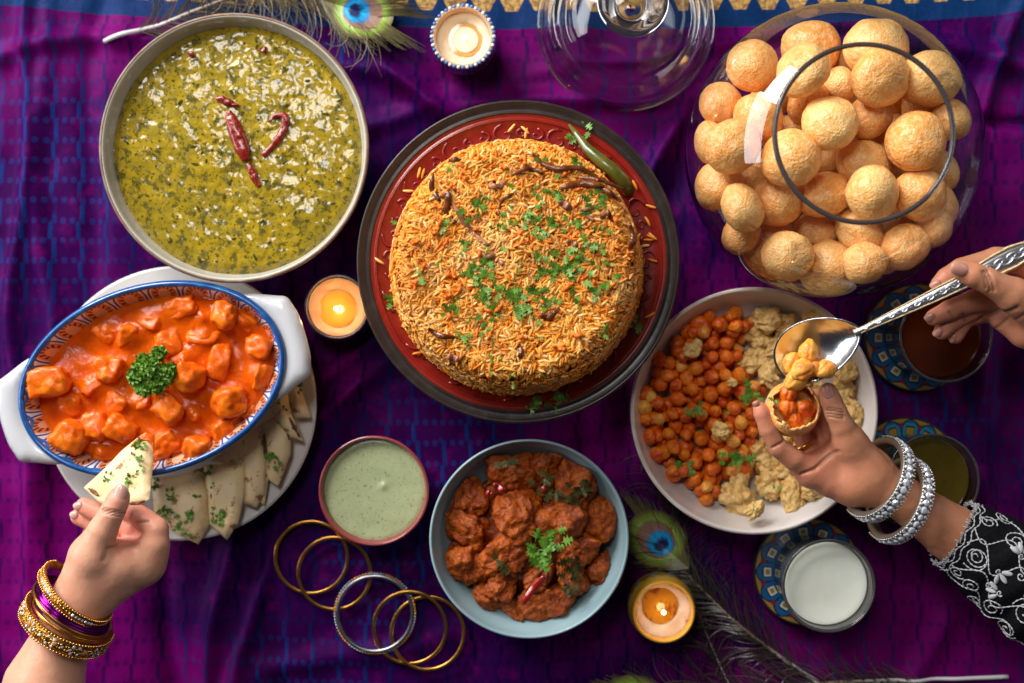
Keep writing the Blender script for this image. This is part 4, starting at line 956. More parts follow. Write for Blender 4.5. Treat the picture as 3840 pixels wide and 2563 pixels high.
for lay, (sep, dz) in enumerate(((.0098, 0.0), (.0100, .0080), (.0106, .0155))):
    for tr_ in range(2600):
        x = r.uniform(min(p[0] for p in zw), max(p[0] for p in zw)); y = r.uniform(min(p[1] for p in zw), max(p[1] for p in zw))
        if not in_poly(np.array([x]), np.array([y]), zw)[0]: continue
        ed = edge_dist(np.array([x]), np.array([y]), zw)[0]
        if ed < (.003, .007, .013)[lay]: continue
        if math.hypot(x - CB[0], y - CB[1]) > .0905: continue
        z = max(floor_z(x, y) + .0065, .019) + dz
        if all((x - a) ** 2 + (y - b) ** 2 > sep ** 2 for (a, b, c_, l_) in pts if l_ == lay): pts.append((x, y, z, lay))
for (x, y, z, lay) in pts[:290]:
    chickpea((x, y, z + r.uniform(-.0015, .0015)), r.uniform(.0053, .0065) * (1.12 if lay == 0 else 1.0), ('spiced chickpea %s the wide white bowl, towards the %s' % (('at the bottom of', 'halfway up', 'heaped highest in')[lay], side_of(zc_, (x, y), {'rice platter': (1944, 983), 'glass bowl of puris': (3120, 572), 'potato': (3200, 1600), 'pale blue bowl': (1984, 2020), 'glass of yogurt': (3046, 2150)}))), 'chickpeas heaped in the white bowl')
def potato_mat():
    m, b = new_mat('mashed_potato'); n = tnoise(90, 4, .65, seed=2.0); n2 = tnoise(300, 3, .6, seed=4.0)
    col = mix(ramp(n, .38, .62), (0.72, 0.43, 0.13), (0.86, 0.59, 0.22)); col = mix(ramp(tnoise(45, 3, .6, seed=12.0), .52, .68) * .7, col, (0.86, 0.62, 0.17)); col = mix(ramp(tnoise(75, 3, .6, seed=19.0), .58, .72) * .55, col, (0.48, 0.23, 0.09))
    put(b, 'Base Color', col); put(b, 'Roughness', .36); put(b, 'Subsurface Weight', .3); put(b, 'Subsurface Scale', .002); b.inputs['Subsurface Radius'].default_value = (1, .6, .3); bump(b, n + n2 * .8, .0024); return m
M_potato = potato_mat()
PT = [(800, 410, 85, 60), (900, 440, 60, 60), (760, 500, 75, 55), (850, 540, 60, 45), (990, 420, 55, 40), (740, 620, 85, 60), (800, 690, 60, 50), (880, 620, 90, 70), (1000, 560, 90, 70), (1180, 660, 70, 60), (1190, 760, 50, 65), (1140, 800, 60, 50), (1215, 890, 50, 70), (1150, 920, 70, 60), (1060, 800, 80, 70), (950, 760, 80, 60), (770, 1080, 60, 60), (800, 1160, 80, 60), (660, 1220, 90, 55),
      (640, 1330, 95, 70), (700, 1370, 50, 35), (800, 1250, 70, 60), (900, 1200, 80, 80), (920, 1320, 100, 60), (1020, 1270, 70, 60), (960, 1090, 90, 90), (870, 1010, 90, 80), (1060, 1000, 100, 90), (1150, 1060, 70, 80), (390, 560, 42, 36), (540, 970, 38, 46), (420, 530, 26, 24), (600, 730, 22, 26), (1090, 500, 60, 50)]
for i, (x, y, a, b) in enumerate(PT):
    zp = .030; a, b = L(a / S1, zp), L(b / S1, zp); small = max(a, b) < .009; v, f = blob((a * 1.02, b * 1.02, min(a, b) * .8), i + 80, 5, .36, 1.9, box=.25, octv=5); v = rotz(v, i * 1.3); v = v + .0006 * np.stack([fbm(v * 190, i, 3), fbm(v * 190, i + 50, 3), fbm(v * 190, i + 90, 3)], 1)
    p = P(x / S1 + OX1, y / S1 + OY1, zp + .006); z = max(floor_z(p[0], p[1]) + .004, .016) + (.006 if i % 3 else .010) + (.022 if small else 0)
    setp(mesh('potato_chunk', v + np.array([p[0], p[1], z]), f, M_potato, origin=(p[0], p[1], z)), ('small crumb of pale potato lying on the chickpeas' if small else 'lump of pale mashed potato in the wide white bowl, towards the ' + side_of(CB, p, {'glass bowl of puris': (3120, 572), 'spoon': (3060, 1330), 'tamarind glass': (3462, 1262), 'crystal bangles': (3300, 1800), 'glass of yogurt': (3046, 2150), 'pale blue bowl': (1984, 2020)})), 'potato', 'mashed potato in the white bowl')
for i, (x, y) in enumerate([(690, 790), (710, 800), (640, 1120), (615, 1130), (350, 1180), (370, 1175), (405, 865), (400, 890), (460, 875), (572, 880), (840, 1275)]):
    q = P(x / S1 + OX1, y / S1 + OY1, .046); q[2] = .0475 if x < 720 and x > 380 else .040
    sprig(q, (1, 5, 1, 3, 1, 0, 5, 2, 4, 4, 4)[i], 'torn green coriander leaf among the chickpeas in the wide bowl', 'coriander leaves on the chickpeas', (1.3, 1.1, 1.4, .9, 1.2, 1.0, 1.0, .9, .9, .6, .9)[i], 'coriander_leaf')

# ------------------------------------------------------------------ coasters and glasses
def coaster_material(n, hue):
    m, b = new_mat('painted_coaster'); x, y, z, vec = coords(); rr = (x * x + y * y) ** .5 / .0463
    a = (X.m('ARCTAN2', y, x) / (2 * math.pi) * n).frac() - .5; aa = a.abs()
    navy, blue, teal, yel, ora, red = (0.006, 0.008, 0.035), (0.005, 0.085, 0.23), (0.01, 0.20, 0.32), (0.30, 0.17, 0.02), (0.36, 0.12, 0.02), (0.16, 0.010, 0.03)
    col = mix(gt(rr, .60), navy, yel)
    h = (rr - .60) / .365
    w_out = (1.0 - xmax(h, .0) ** 4.5) * .54
    col = mix(lt(aa, w_out + .06) * lt(h, 1.06) * gt(h, 0.0), col, navy)
    col = mix(lt(aa, w_out - .065) * lt(h, .93) * gt(h, .07), col, blue)
    col = mix(lt(aa, w_out - .12) * lt(h, .80) * gt(h, .13), col, teal if hue else blue)
    col = mix(lt(aa, (w_out - .05) * .55) * lt(h, .66) * gt(h, .18), col, navy)
    col = mix(lt(aa, (w_out - .09) * .50) * lt(h, .58) * gt(h, .22), col, yel if hue else (0.55, 0.58, 0.50))
    col = mix(lt(aa, (w_out - .14) * .34) * lt(h, .50) * gt(h, .28) * (1.0 if hue else 1.0), col, yel)
    col = mix(gt(aa, .40) * gt(h, .55) * lt(h, .80), col, red)
    dots = (((X.m('ARCTAN2', y, x) / (2 * math.pi) * (n * 4)).frac() - .5).abs())
    col = mix(lt(dots, .2) * lt((rr - .555).abs(), .018), col, ora)
    col = mix(lt(dots, .3) * lt((rr - .47).abs(), .03), col, blue)
    col = mix(gt(rr, .965), col, navy)
    put(b, 'Base Color', col); put(b, 'Roughness', .35); put(b, 'Coat Weight', .3); return m
def coaster(px, py, label, hue, n=13):
    c = np.append(P(px, py, .008)[:2], .0015); t = empty('coaster', c); setp(t, label, 'coaster', 'painted coasters')
    v, f = lathe([(0, .0005), (.0455, .0005), (.0463, .0012), (.0463, .0052), (.0455, .0060)], 96, c); mesh('edge', v, f, simple('coaster_edge', (0.03, 0.02, 0.02), .5), t)
    v, f = lathe([(.0456, .0060), (.04, .0061), (.02, .0061), (0, .0061)], 96, c); mesh('painted_top', v, f, coaster_material(n, hue), t)
    return c
M_glass2 = thin_glass('tumbler_glass', (.97, .98, .97))
def tumbler(bx, by, label, liq_label, liq_mat, level, lname, rt_=.0376, rb_=.0325, h=.062):
    c = np.append(P(bx, by, .010)[:2], .0078); t = empty('glass_tumbler', c); setp(t, label, 'glass', 'glasses on painted coasters')
    v, f = lathe(smooth_prof([(0, .0), (rb_ - .003, 0), (rb_, .002), (rb_ + .002, .02), (rt_ - .0006, h - .004), (rt_, h)], 5), 96, c); mesh('outer_wall', v, f, M_glass2, t)
    v, f = lathe(smooth_prof([(rt_ - .0018, h), (rt_ - .0028, h - .004), (rb_ - .0005, .02), (rb_ - .003, .006), (0, .0055)], 5), 96, c); mesh('inner_wall', v, f, M_glass2, t)
    v, f = ring_tube((c[0], c[1], c[2] + h), rt_ - .0009, .0011, n=96, k=8); mesh('lip', v, f, M_rimglass, t)
    ri = lambda z: np.interp(z, [.0055, .006, .02, h - .004], [rb_ - .006, rb_ - .0035, rb_ - .0009, rt_ - .0032]); zz = np.linspace(.0058, level, 14)
    prof = [(0, .0058)] + [(ri(z), z) for z in zz] + [(ri(level) - .0008, level + .0006), (ri(level) - .004, level - .0002), (.01, level), (0, level)]
    v, f = lathe(prof, 96, c); setp(mesh(lname, v, f, liq_mat, origin=c + np.array([0, 0, .006])), liq_label, 'drink')
M_tam = simple('tamarind_water', (0.070, 0.010, 0.002), .06, var=[(130, .68, .72, (0.012, 0.003, 0.001), 1.0), (30, .35, .7, (0.105, 0.017, 0.003), 2.0)], coat=.3)
M_mint = simple('mint_water', (0.060, 0.042, 0.004), .07, var=[(320, .62, .68, (0.020, 0.018, 0.003), 1.0), (30, .35, .7, (0.085, 0.058, 0.005), 2.0)], coat=.3)
M_yog = simple('yogurt', (0.72, 0.74, 0.66), .28, var=[(30, .4, .7, (0.68, 0.69, 0.60), 1.0)], bmp=(60, .0006), sss=.004, sssr=(1, .9, .8), coat=.2)
coaster(3447, 1267, 'blue painted coaster under the glass of red brown tamarind water', False)
tumbler(3462, 1262, 'clear tumbler of tamarind water near the spoon hand', 'dark red brown tamarind water in the tumbler', M_tam, .046, 'tamarind_drink')
coaster(3397, 1769, 'teal and yellow petal coaster under the glass of olive green water', True, 15)
tumbler(3416, 1776, 'clear tumbler of olive mint water behind the crystal bangles', 'dark olive green mint water in the tumbler', M_mint, .048, 'mint_drink')
coaster(3031, 2146, 'blue painted coaster under the glass of white yogurt', False)
tumbler(3046, 2150, 'clear tumbler of white yogurt below the chickpea bowl', 'smooth white yogurt filling the tumbler', M_yog, .050, 'yogurt')

# ------------------------------------------------------------------ ramekin of green chutney, blue bowl of karahi chicken
c = P(1402, 1841, .045); c[2] = 0
M_rust = simple('rust_pink_glaze', (0.25, 0.038, 0.045), .2, coat=.5, var=[(20, .4, .7, (0.30, 0.05, 0.045), 1.0)])
bowl_obj('ramekin', 'small rust pink ramekin of pale green chutney', c, [(0, .002), (.034, .002), (.037, .006), (.0425, .038), (.0452, .0448), (.0446, .0466), (.0430, .0458), (.0412, .038), (.038, .02), (0, .016)], M_rust)
M_chut = simple('green_chutney', (0.40, 0.44, 0.24), .25, var=[(60, .35, .7, (0.36, 0.40, 0.21), 1.0), (480, .60, .67, (0.16, 0.20, 0.08), 2.0), (700, .60, .68, (0.12, 0.15, 0.06), 3.0), (25, .72, .78, (0.55, 0.57, 0.36), 4.0)], bmp=(90, .0005), coat=.2)
v, f = disc(.0416, 30, 96, c, lambda x, y, e: .0395 + .0003 * fbm(np.stack([x * 60, y * 60, 0 * x], 1), 2, 2) - .0006 * sstep(.94, 1, e) + .0012 * np.exp(-((x - c[0] - .007) ** 2 + (y - c[1] - .003) ** 2) / .000012))
setp(mesh('green_chutney', v, f, M_chut, origin=(c[0], c[1], .03)), 'pale green speckled mint chutney in the rust pink ramekin', 'chutney')

c = P(1984, 2020, .058); c[2] = 0
M_sky = simple('pale_blue_glaze', (0.27, 0.40, 0.43), .3, coat=.35, var=[(12, .3, .8, (0.24, 0.36, 0.39), 1.0)])
bowl_obj('blue_bowl', 'pale blue ceramic bowl of red brown karahi chicken', c, [(0, .003), (.036, .003), (.042, .004), (.052, .012), (.070, .036), (.0785, .053), (.0808, .0595), (.0800, .0612), (.0785, .0600), (.0755, .050), (.066, .033), (.050, .016), (.03, .0115), (0, .011)], M_sky)
S2, OX2, OY2 = 1.5155, 900, 1550
def karahi_mat():
    m, b = new_mat('karahi_masala'); n = tnoise(75, 4, .65, seed=1.0); n2 = tnoise(240, 4, .65, seed=5.0)
    col = mix(ramp(n, .36, .64), (0.21, 0.028, 0.001), (0.42, 0.082, 0.002)); col = mix(ramp(n2, .55, .70) * .8, col, (0.56, 0.16, 0.014)); col = mix(ramp(tnoise(60, 3, .6, seed=12.0), .58, .70) * .8, col, (0.12, 0.014, 0.004)); col = mix(ramp(tnoise(130, 3, .6, seed=17.0), .66, .72) * .7, col, (0.10, 0.075, 0.015))
    put(b, 'Base Color', col); put(b, 'Roughness', .36); put(b, 'Specular IOR Level', .28); put(b, 'Coat Weight', .08); put(b, 'Coat Roughness', .2); bump(b, n * .8 + n2 * .8, .0034); return m
M_kar = karahi_mat()
M_gravy = simple('oily_gravy', (0.115, 0.016, 0.004), .15, var=[(70, .4, .7, (0.20, 0.035, 0.006), 1.0)], coat=.7, bmp=(150, .002))
gc = P(1640 / S2 + OX2, 690 / S2 + OY2, .03)
v, f = disc(.057, 40, 110, gc, lambda x, y, e: .0185 + .028 * (1 - e ** 3) + .0025 * fbm(np.stack([x * 60, y * 60, 0 * x], 1), 3, 3) * (1 - e * .6))
d = np.hypot(v[:, 0] - c[0], v[:, 1] - c[1]); v[:, 2] = np.maximum(v[:, 2], np.interp(d, [0, .03, .05, .066, .0755], [.011, .0115, .016, .033, .05]) + .001)
setp(mesh('karahi_gravy', v, f, M_gravy, origin=(gc[0], gc[1], .015)), 'dark oily red gravy beneath the chicken in the pale blue bowl', 'gravy')
KP = [(1545, 335, 130, 100), (1735, 290, 85, 65), (1295, 500, 115, 90), (1275, 645, 125, 95), (1590, 600, 115, 130), (1900, 440, 165, 105), (1820, 620, 120, 125), (2055, 600, 100, 135), (1500, 820, 125, 115), (1290, 840, 110, 105), (1900, 760, 120, 95), (2070, 880, 80, 100), (1480, 970, 85, 85), (1415, 1040, 90, 70), (1740, 1085, 135, 85), (1555, 1100, 55, 85), (1890, 915, 110, 75), (1690, 930, 65, 90), (1450, 480, 70, 70), (1700, 450, 90, 70), (1680, 760, 80, 60), (1390, 720, 70, 60), (2000, 500, 90, 70)]
for i, (x, y, a, b) in enumerate(KP):
    zk = .050; a, b = L(a / S2, zk), L(b / S2, zk); v, f = blob((a * 1.17, b * 1.17, min(a, b) * .95), i + 140, 5, .34, 1.35, box=.30, octv=6); v = rotz(v, i * .9)
    v = v + (v / (np.linalg.norm(v, axis=1)[:, None] + 1e-9)) * (.0008 * fbm(v * 420, i, 2))[:, None]
    q = np.hypot(x - 1640, y - 690) / 480; zk = .052 - .014 * q ** 1.5 - (.010 if i > 17 else 0); p = P(x / S2 + OX2, y / S2 + OY2, zk)
    v = v + np.array([p[0], p[1], zk - .004]); d_ = np.hypot(v[:, 0] - c[0], v[:, 1] - c[1]); k_ = np.minimum(1, .0735 / np.maximum(d_, 1e-6)); v[:, 0] = c[0] + (v[:, 0] - c[0]) * k_; v[:, 1] = c[1] + (v[:, 1] - c[1]) * k_; d_ = d_ * k_
    v[:, 2] = np.maximum(v[:, 2], .0135); lim_ = np.interp(v[:, 2], [.011, .0125, .016, .033, .05, .06], [.026, .034, .049, .065, .0742, .0775]); k_ = np.minimum(1, lim_ / np.maximum(d_, 1e-6)); v[:, 0] = c[0] + (v[:, 0] - c[0]) * k_; v[:, 1] = c[1] + (v[:, 1] - c[1]) * k_
    setp(mesh('karahi_chicken', v, f, M_kar, origin=(p[0], p[1], zk - .01)), 'knobbly red brown chicken piece in the pale blue bowl, ' + ('under the coriander' if math.hypot(x - 1720, y - 770) < 200 else 'towards the ' + side_of(gc, p, {'rice platter': (1944, 983), 'ramekin': (1402, 1841), 'loose bangles': (1500, 2330), 'yellow candle': (2493, 2299), 'chickpea bowl': (2826, 1540)})), 'chicken', 'karahi chicken pieces in the blue bowl')
M_chilired = simple('red_pepper_skin', (0.26, 0.008, 0.006), .2, coat=.6)
for pts, w in [([(1735, 920), (1690, 970), (1640, 1030), (1605, 1090)], .0032), ([(1440, 400), (1475, 425), (1510, 445)], .0035), ([(1400, 450), (1430, 460)], .003), ([(1700, 440), (1730, 430), (1750, 425)], .003)]:
    strip(pts, w, M_chilired, 'red_pepper_strip', 'shiny red pepper strip between chicken pieces in the blue bowl', 'pepper', 'red pepper strips in the blue bowl', zz=.060, s=S2, ox=OX2, oy=OY2, flat=.5)
M_herbcook = simple('stewed_green', (0.030, 0.034, 0.006), .4, spec=.2, var=[(140, .4, .7, (0.11, 0.10, 0.03), 1.0)])
HERBM = [leaf_mesh('stewed_leaf', n, sp, sz, sd, curl=.9, mat=M_herbcook, lift=.2) for n, sp, sz, sd in [(5, .008, .010, 31), (7, .012, .009, 32), (4, .006, .011, 33)]]
for i, (x, y) in enumerate([(1480, 268), (1712, 380), (1800, 430), (1850, 455), (1925, 420), (1935, 470), (1900, 855), (1880, 965), (1930, 915), (1480, 820)]):
    setp(inst('stewed_herb', HERBM[i % 3], P(x / S2 + OX2, y / S2 + OY2, .0665 - .010 * (np.hypot(x - 1640, y - 690) / 480) ** 1.5), Euler((random.uniform(-.3, .3), random.uniform(-.3, .3), random.uniform(0, 6.28)))), 'limp dark olive herb stewed into the karahi chicken', 'herb', 'stewed herbs in the blue bowl')
for (x, y, k, sc) in [(1700, 800, 3, 1.5), (1665, 790, 1, 1.3), (1735, 810, 0, 1.1), (1765, 730, 3, 1.2), (1755, 755, 1, 1.2), (1745, 705, 0, .9)]:
    q = P(x / S2 + OX2, y / S2 + OY2, .072); sprig(q, k, 'fresh bright green coriander leaf crowning the karahi chicken', 'coriander garnish on the karahi chicken', sc, 'coriander_leaf')

# ------------------------------------------------------------------ bangles on the cloth
M_gold = simple('brushed_gold', (0.72, 0.36, 0.075), .28, metal=1.0, var=[(200, .4, .7, (0.60, 0.27, 0.05), 1.0)])
M_silver = simple('dull_silver', (0.45, 0.45, 0.50), .3, metal=1.0)
M_crystal = simple('cut_crystal', (0.80, 0.84, 0.90), .05, metal=.35, spec=1.0)
M_amber = simple('amber_stone', (0.60, 0.25, 0.10), .1, coat=.8)
for px, py, lb, zz in [(1167, 2092, 'thin gold bangle farthest from the blue bowl, beside the ramekin', .0012), (1255, 2150, 'thin gold bangle tucked against the ramekin and under silver bangle', .0036), (1538, 2351, 'thin gold bangle overlapping the beaded silver bangle', .0060), (1604, 2373, 'thin gold bangle closest to the blue bowl', .0040)]:
    p = P(px, py, .003); v, f = ring_tube((p[0], p[1], zz + .0005), L(135), .0016, n=110, k=10, wide=.0014); mm = v[:, :2] - p[:2]; v[:, 2] += .0012 * np.cos(np.arctan2(mm[:, 1], mm[:, 0]) + px)
    setp(mesh('gold_bangle', v, f, M_gold, origin=(p[0], p[1], 0)), lb, 'bangle', 'gold bangles lying on the cloth')
p = P(1407, 2300, .004); sb = empty('beaded_bangle', (p[0], p[1], 0)); setp(sb, 'beaded silver bangle lying across two gold bangles on the cloth', 'bangle')
v, f = ring_tube((p[0], p[1], .0052), L(140), .0018, n=110, k=10, wide=.0028); mesh('band', v, f, M_silver, sb)
bv, bf = ico(2); BEAD = make_mesh('bead', bv * .0012, bf, M_silver); BEADG = make_mesh('bead', bv * .0012, bf, M_gold)
for i in range(84):
    a = 2 * math.pi * i / 84; R_ = L(140) + .0024; inst('bead', BEAD if (i // 6) % 2 else BEADG, (p[0] + R_ * math.cos(a), p[1] + R_ * math.sin(a), .0060), parent=sb)

# ------------------------------------------------------------------ candles
def flame(c, h, parent, m, w=.0022):
    t = np.linspace(0, 1, 12); prof = [(max(w * math.sin(math.pi * min(1, x ** .7)) * (1 - .35 * x), 1e-5), h * x) for x in t]; v, f = lathe(prof, 16, c); mesh('flame', v, f, m, parent)
M_wick = simple('burnt_wick', (0.02, 0.015, 0.012), .8); M_flame = emit('candle_flame', (1.0, 0.70, 0.34), 14)
def point(name, loc, power, col, rad=.004):
    d = bpy.data.lights.new(name, 'POINT'); d.energy = power; d.color = col; d.shadow_soft_size = rad; o = bpy.data.objects.new(name, d); COL.objects.link(o); o.location = loc; return o
def holder_pattern(name, base, fn):
    m, b = new_mat(name); x, y, z, vec = coords(); th = X.m('ARCTAN2', y, x) / (2 * math.pi); put(b, 'Base Color', fn(th, z, (x * x + y * y) ** .5)); put(b, 'Roughness', .3); put(b, 'Coat Weight', .4); return m
def mosaic(th, z, rr):
    a = ((th * 36).frac() - .5); b_ = ((z / .0052).frac() - .5); d = (a * a + b_ * b_) ** .5; c_ = mix(lt(d, .36), (0.018, 0.010, 0.05), (0.10, 0.03, 0.16)); return mix(lt(d, .18), c_, (0.16, 0.20, 0.34))
def dark_lattice(th, z, rr):
    a = ((th * 40 + z * 90).frac() - .5).abs(); b_ = ((th * 40 - z * 90).frac() - .5).abs(); return mix(xmax(gt(a, .4), gt(b_, .4)), (0.012, 0.006, 0.03), (0.05, 0.02, 0.07))
def yellow_swirl(th, z, rr):
    a = (th * 12).frac() - .5; b_ = ((z - .021) / .016); d = (a * a * 1.6 + b_ * b_) ** .5; an = X.m('ARCTAN2', b_, a) / (2 * math.pi)
    sp = ((d * 7.0 + an).frac() - .5).abs(); c_ = mix(lt(d, .42) * lt(sp, .27), (0.62, 0.34, 0.03), (0.03, 0.22, 0.36)); e = (((th * 12 + .5).frac() - .5) ** 2.0 + b_ * b_ * .6) ** .5
    return mix(lt(e, .30) * lt(((e * 14).frac() - .5).abs(), .25), c_, (0.03, 0.02, 0.012))
def candle(px, py, ztop, label, rtop, body_m, wax_m, wax_z, pool, pool_m, fl, beads=None, rim_m=None, rbase=None, power=.02, wick_off=(0, 0)):
    c = np.append(P(px, py, ztop)[:2], 0.0); t = empty('tealight_holder', c); setp(t, label, 'candle'); rb_ = rbase or rtop * .9; belly = max(rtop * 1.07, rb_ * 1.07)
    v, f = lathe(smooth_prof([(0, .001), (rb_ * .9, .001), (rb_, .004), (belly, ztop * .5), (rtop * 1.02, ztop * .88), (rtop, ztop)], 6), 96, c); mesh('holder', v, f, body_m, t)
    v, f = lathe(smooth_prof([(rtop, ztop), (rtop - .0010, ztop + .0010), (rtop - .0024, ztop + .0002), (rtop - .003, ztop - .006), (rtop - .003, wax_z - .004)], 5), 96, c); mesh('lip', v, f, rim_m or body_m, t)
    rw = rtop - .0031
    v, f = disc(rw, 26, 80, c, lambda x, y, e: wax_z + .0012 * sstep(.6, 1, e) + .0008 * fbm(np.stack([x * 120, y * 120, 0 * x], 1), int(px), 2) * sstep(.35, .6, e) - .0008 * (1 - sstep(.4, .62, e))); mesh('wax', v, f, wax_m, t)
    po = np.array([c[0] + pool[1], c[1] + pool[2]]); v, f = disc(pool[0], 12, 60, (po[0], po[1]), lambda x, y, e: wax_z + .0006 + .0005 * (1 - e * e) + 0 * x); mesh('melted_pool', v, f, pool_m, t)
    w = np.array([po[0] + wick_off[0], po[1] + wick_off[1], wax_z]); v, f = tube(np.array([w, w + [0, 0, .004], w + [.0006, 0, .008]]), .0008, 8); mesh('wick', v, f, M_wick, t)
    if fl: flame(w + np.array([0, 0, .006]), fl, t, M_flame); point('candle_glow', w + np.array([0, 0, .016]), power, (1.0, 0.55, 0.22))
    if beads:
        for i in range(44):
            a = 2 * math.pi * i / 44; inst('bead', beads[i % 2], (c[0] + rtop * 1.01 * math.cos(a), c[1] + rtop * 1.01 * math.sin(a), ztop + .0004), parent=t)
    return t
M_wax = simple('ivory_wax', (0.82, 0.74, 0.58), .4, sss=.006, sssr=(1, .7, .4)); M_pool_y = simple('yellow_melted_wax', (0.70, 0.44, 0.14), .1, coat=.6, sss=.003, sssr=(1, .7, .3))
M_wax_or = simple('peach_wax', (0.82, 0.46, 0.24), .4, sss=.008, sssr=(1, .5, .25)); M_pool_or = simple('orange_melted_wax', (0.80, 0.36, 0.06), .1, coat=.6, sss=.004, sssr=(1, .5, .2))
M_wax3 = simple('pinkish_wax', (0.74, 0.58, 0.46), .4, sss=.005, sssr=(1, .7, .5), var=[(90, .58, .66, (0.45, 0.16, 0.05), 1.0)]); M_pool3 = simple('amber_melted_wax', (0.50, 0.20, 0.015), .08, coat=.8, var=[(110, .5, .64, (0.22, 0.05, 0.008), 1.0)])
BW = make_mesh('bead', bv * .0016, bf, simple('white_bead', (0.70, 0.74, 0.80), .25)); BB = make_mesh('bead', bv * .0016, bf, simple('blue_bead', (0.10, 0.22, 0.50), .25))
candle(1736, 138, .046, 'tealight in a dark mosaic holder with white and blue beaded lip', .0252, holder_pattern('mosaic_holder', None, mosaic), M_wax, .036, (.0140, .0015, -.0005), M_pool_y, .010, beads=(BW, BB), rim_m=simple('holder_inside', (0.55, 0.36, 0.22), .4), power=.008)
t1 = bpy.data.objects['tealight_holder']
q = P(1745, 150, .037); v, f = disc(.0108, 10, 60, (q[0], q[1]), lambda x, y, e: .0372 + .0004 * (1 - e * e) + 0 * x); mesh('soft_wax_cap', v, f, M_wax, t1)
candle(1265, 1152, .040, 'glowing peach tealight in a dark holder against the red platter', .0272, holder_pattern('lattice_holder', None, dark_lattice), M_wax_or, .0375, (.0155, 0.0, -.0015), M_pool_or, .012, power=.05)
candle(2490, 2296, .040, 'burning tealight in a yellow holder painted with blue swirls', .0258, holder_pattern('swirl_holder', None, yellow_swirl), M_wax3, .030, (.0150, -.0022, .0035), M_pool3, .010, rim_m=simple('yellow_lip', (0.60, 0.30, 0.03), .3), rbase=.0266, power=.012, wick_off=(.002, -.004))

# ------------------------------------------------------------------ hands
def skin(name, c1, c2, rednes):
    m, b = new_mat(name); n = tnoise(24, 4, .6, seed=1.0); n2 = tnoise(700, 3, .6, seed=4.0); n3 = tnoise(160, 3, .6, seed=6.0)
    col = mix(ramp(n, .3, .7), c1, c2); col = mix(ramp(n3, .40, .75) * .35, col, rednes); col = mix(ramp(tnoise(420, 3, .6, seed=11.0), .55, .75) * .10, col, tuple(q * .75 for q in c1))
    a = X.nt.nodes.new('ShaderNodeSeparateColor'); X.nt.links.new(vcol(), a.inputs[0]); red = X(a.outputs[0]); crs = X(a.outputs[1])
    col = mix(red * .75, col, rednes); col = mix(crs * .6, col, tuple(q * .55 for q in c1))
    put(b, 'Base Color', col); put(b, 'Roughness', .42); put(b, 'Specular IOR Level', .42); put(b, 'Subsurface Weight', .55); put(b, 'Subsurface Scale', .004); b.inputs['Subsurface Radius'].default_value = (1, .35, .2)
    bump(b, n2 * .6 + n3 * .4 - crs * 2.4, .0004); return m
M_skin_a = skin('skin_light', (0.66, 0.345, 0.215), (0.72, 0.40, 0.26), (0.74, 0.25, 0.18)); M_skin_b = skin('skin_tan', (0.47, 0.200, 0.100), (0.55, 0.25, 0.135), (0.66, 0.24, 0.15))
M_nail = simple('fingernail', (0.62, 0.34, 0.28), .22, coat=.4); M_nail_b = simple('fingernail_tan', (0.58, 0.27, 0.20), .25, coat=.2)
def C(*pts): return [(P(x, y, z), r * .001) for x, y, z, r in pts]
def hand(name, label, palm, fingers, mat, tips=(), creases=(), h=.0011, kp=.007, kf=.005):
    allp = np.array([p for ch in palm + fingers for p, _ in ch]); rm = max(q for ch in palm + fingers for _, q in ch) + .004
    lo, hi = allp.min(0) - rm, allp.max(0) + rm; ax = [np.arange(lo[i], hi[i], h, dtype=np.float32) for i in range(3)]
    G = np.meshgrid(*ax, indexing='ij', sparse=True); d = None
    for ch in palm: q = sd_chain(G, ch); d = q if d is None else smin(d, q, kp)
    res = d
    for ch in fingers: res = np.minimum(res, smin(d, sd_chain(G, ch), kf))
    V, F = surface_nets(res, lo, h)
    # relax
    e = np.concatenate([F[:, [0, 1]], F[:, [1, 2]], F[:, [2, 3]], F[:, [3, 0]]])
    for it in range(4):
        s = np.zeros_like(V); n = np.zeros(len(V)); np.add.at(s, e[:, 0], V[e[:, 1]]); np.add.at(s, e[:, 1], V[e[:, 0]]); np.add.at(n, e[:, 0], 1); np.add.at(n, e[:, 1], 1); V = V * .5 + .5 * s / n[:, None]
    V = V + .00016 * np.stack([fbm(V * 120, 1, 3), fbm(V * 120, 5, 3), 1.6 * fbm(V * 95, 9, 3)], 1)
    red = np.zeros(len(V)); crs = np.zeros(len(V))
    for (x, y, z, q, k) in tips: p = P(x, y, z); red = np.maximum(red, k * np.exp(-(np.linalg.norm(V - p, axis=1) / q) ** 2))
    for (x0, y0, x1, y1, z, wd, k) in creases:
        a, b = P(x0, y0, z), P(x1, y1, z); ab = (b - a)[:2]; t = np.clip(((V[:, :2] - a[:2]) @ ab) / (ab @ ab), 0, 1); dd = np.linalg.norm(V[:, :2] - a[:2] - t[:, None] * ab, axis=1) + 10 * np.maximum(0, z - .012 - V[:, 2])
        c_ = k * np.exp(-(dd / wd) ** 2); crs = np.maximum(crs, c_); V[:, 2] -= .0007 * c_
    o = mesh(name, V, F, mat, cols=np.stack([red, crs, 0 * red], 1)); setp(o, label, 'hand'); return o
def nail(par, x, y, z, ang, ln, wd, m, tilt=(0, 0), lift=.0006):
    v, f = ico(3); v = v.copy(); v[:, 0] = np.sign(v[:, 0]) * np.abs(v[:, 0]) ** .75; v = v * np.array([ln / 2, wd / 2, .0016]); v[:, 2] -= (v[:, 1] / (wd / 2)) ** 2 * .0022
    v = rmat(v, Euler((tilt[0], tilt[1], math.radians(ang)))); mesh('fingernail', v + P(x, y, z) + np.array([0, 0, lift]), f, m, par)

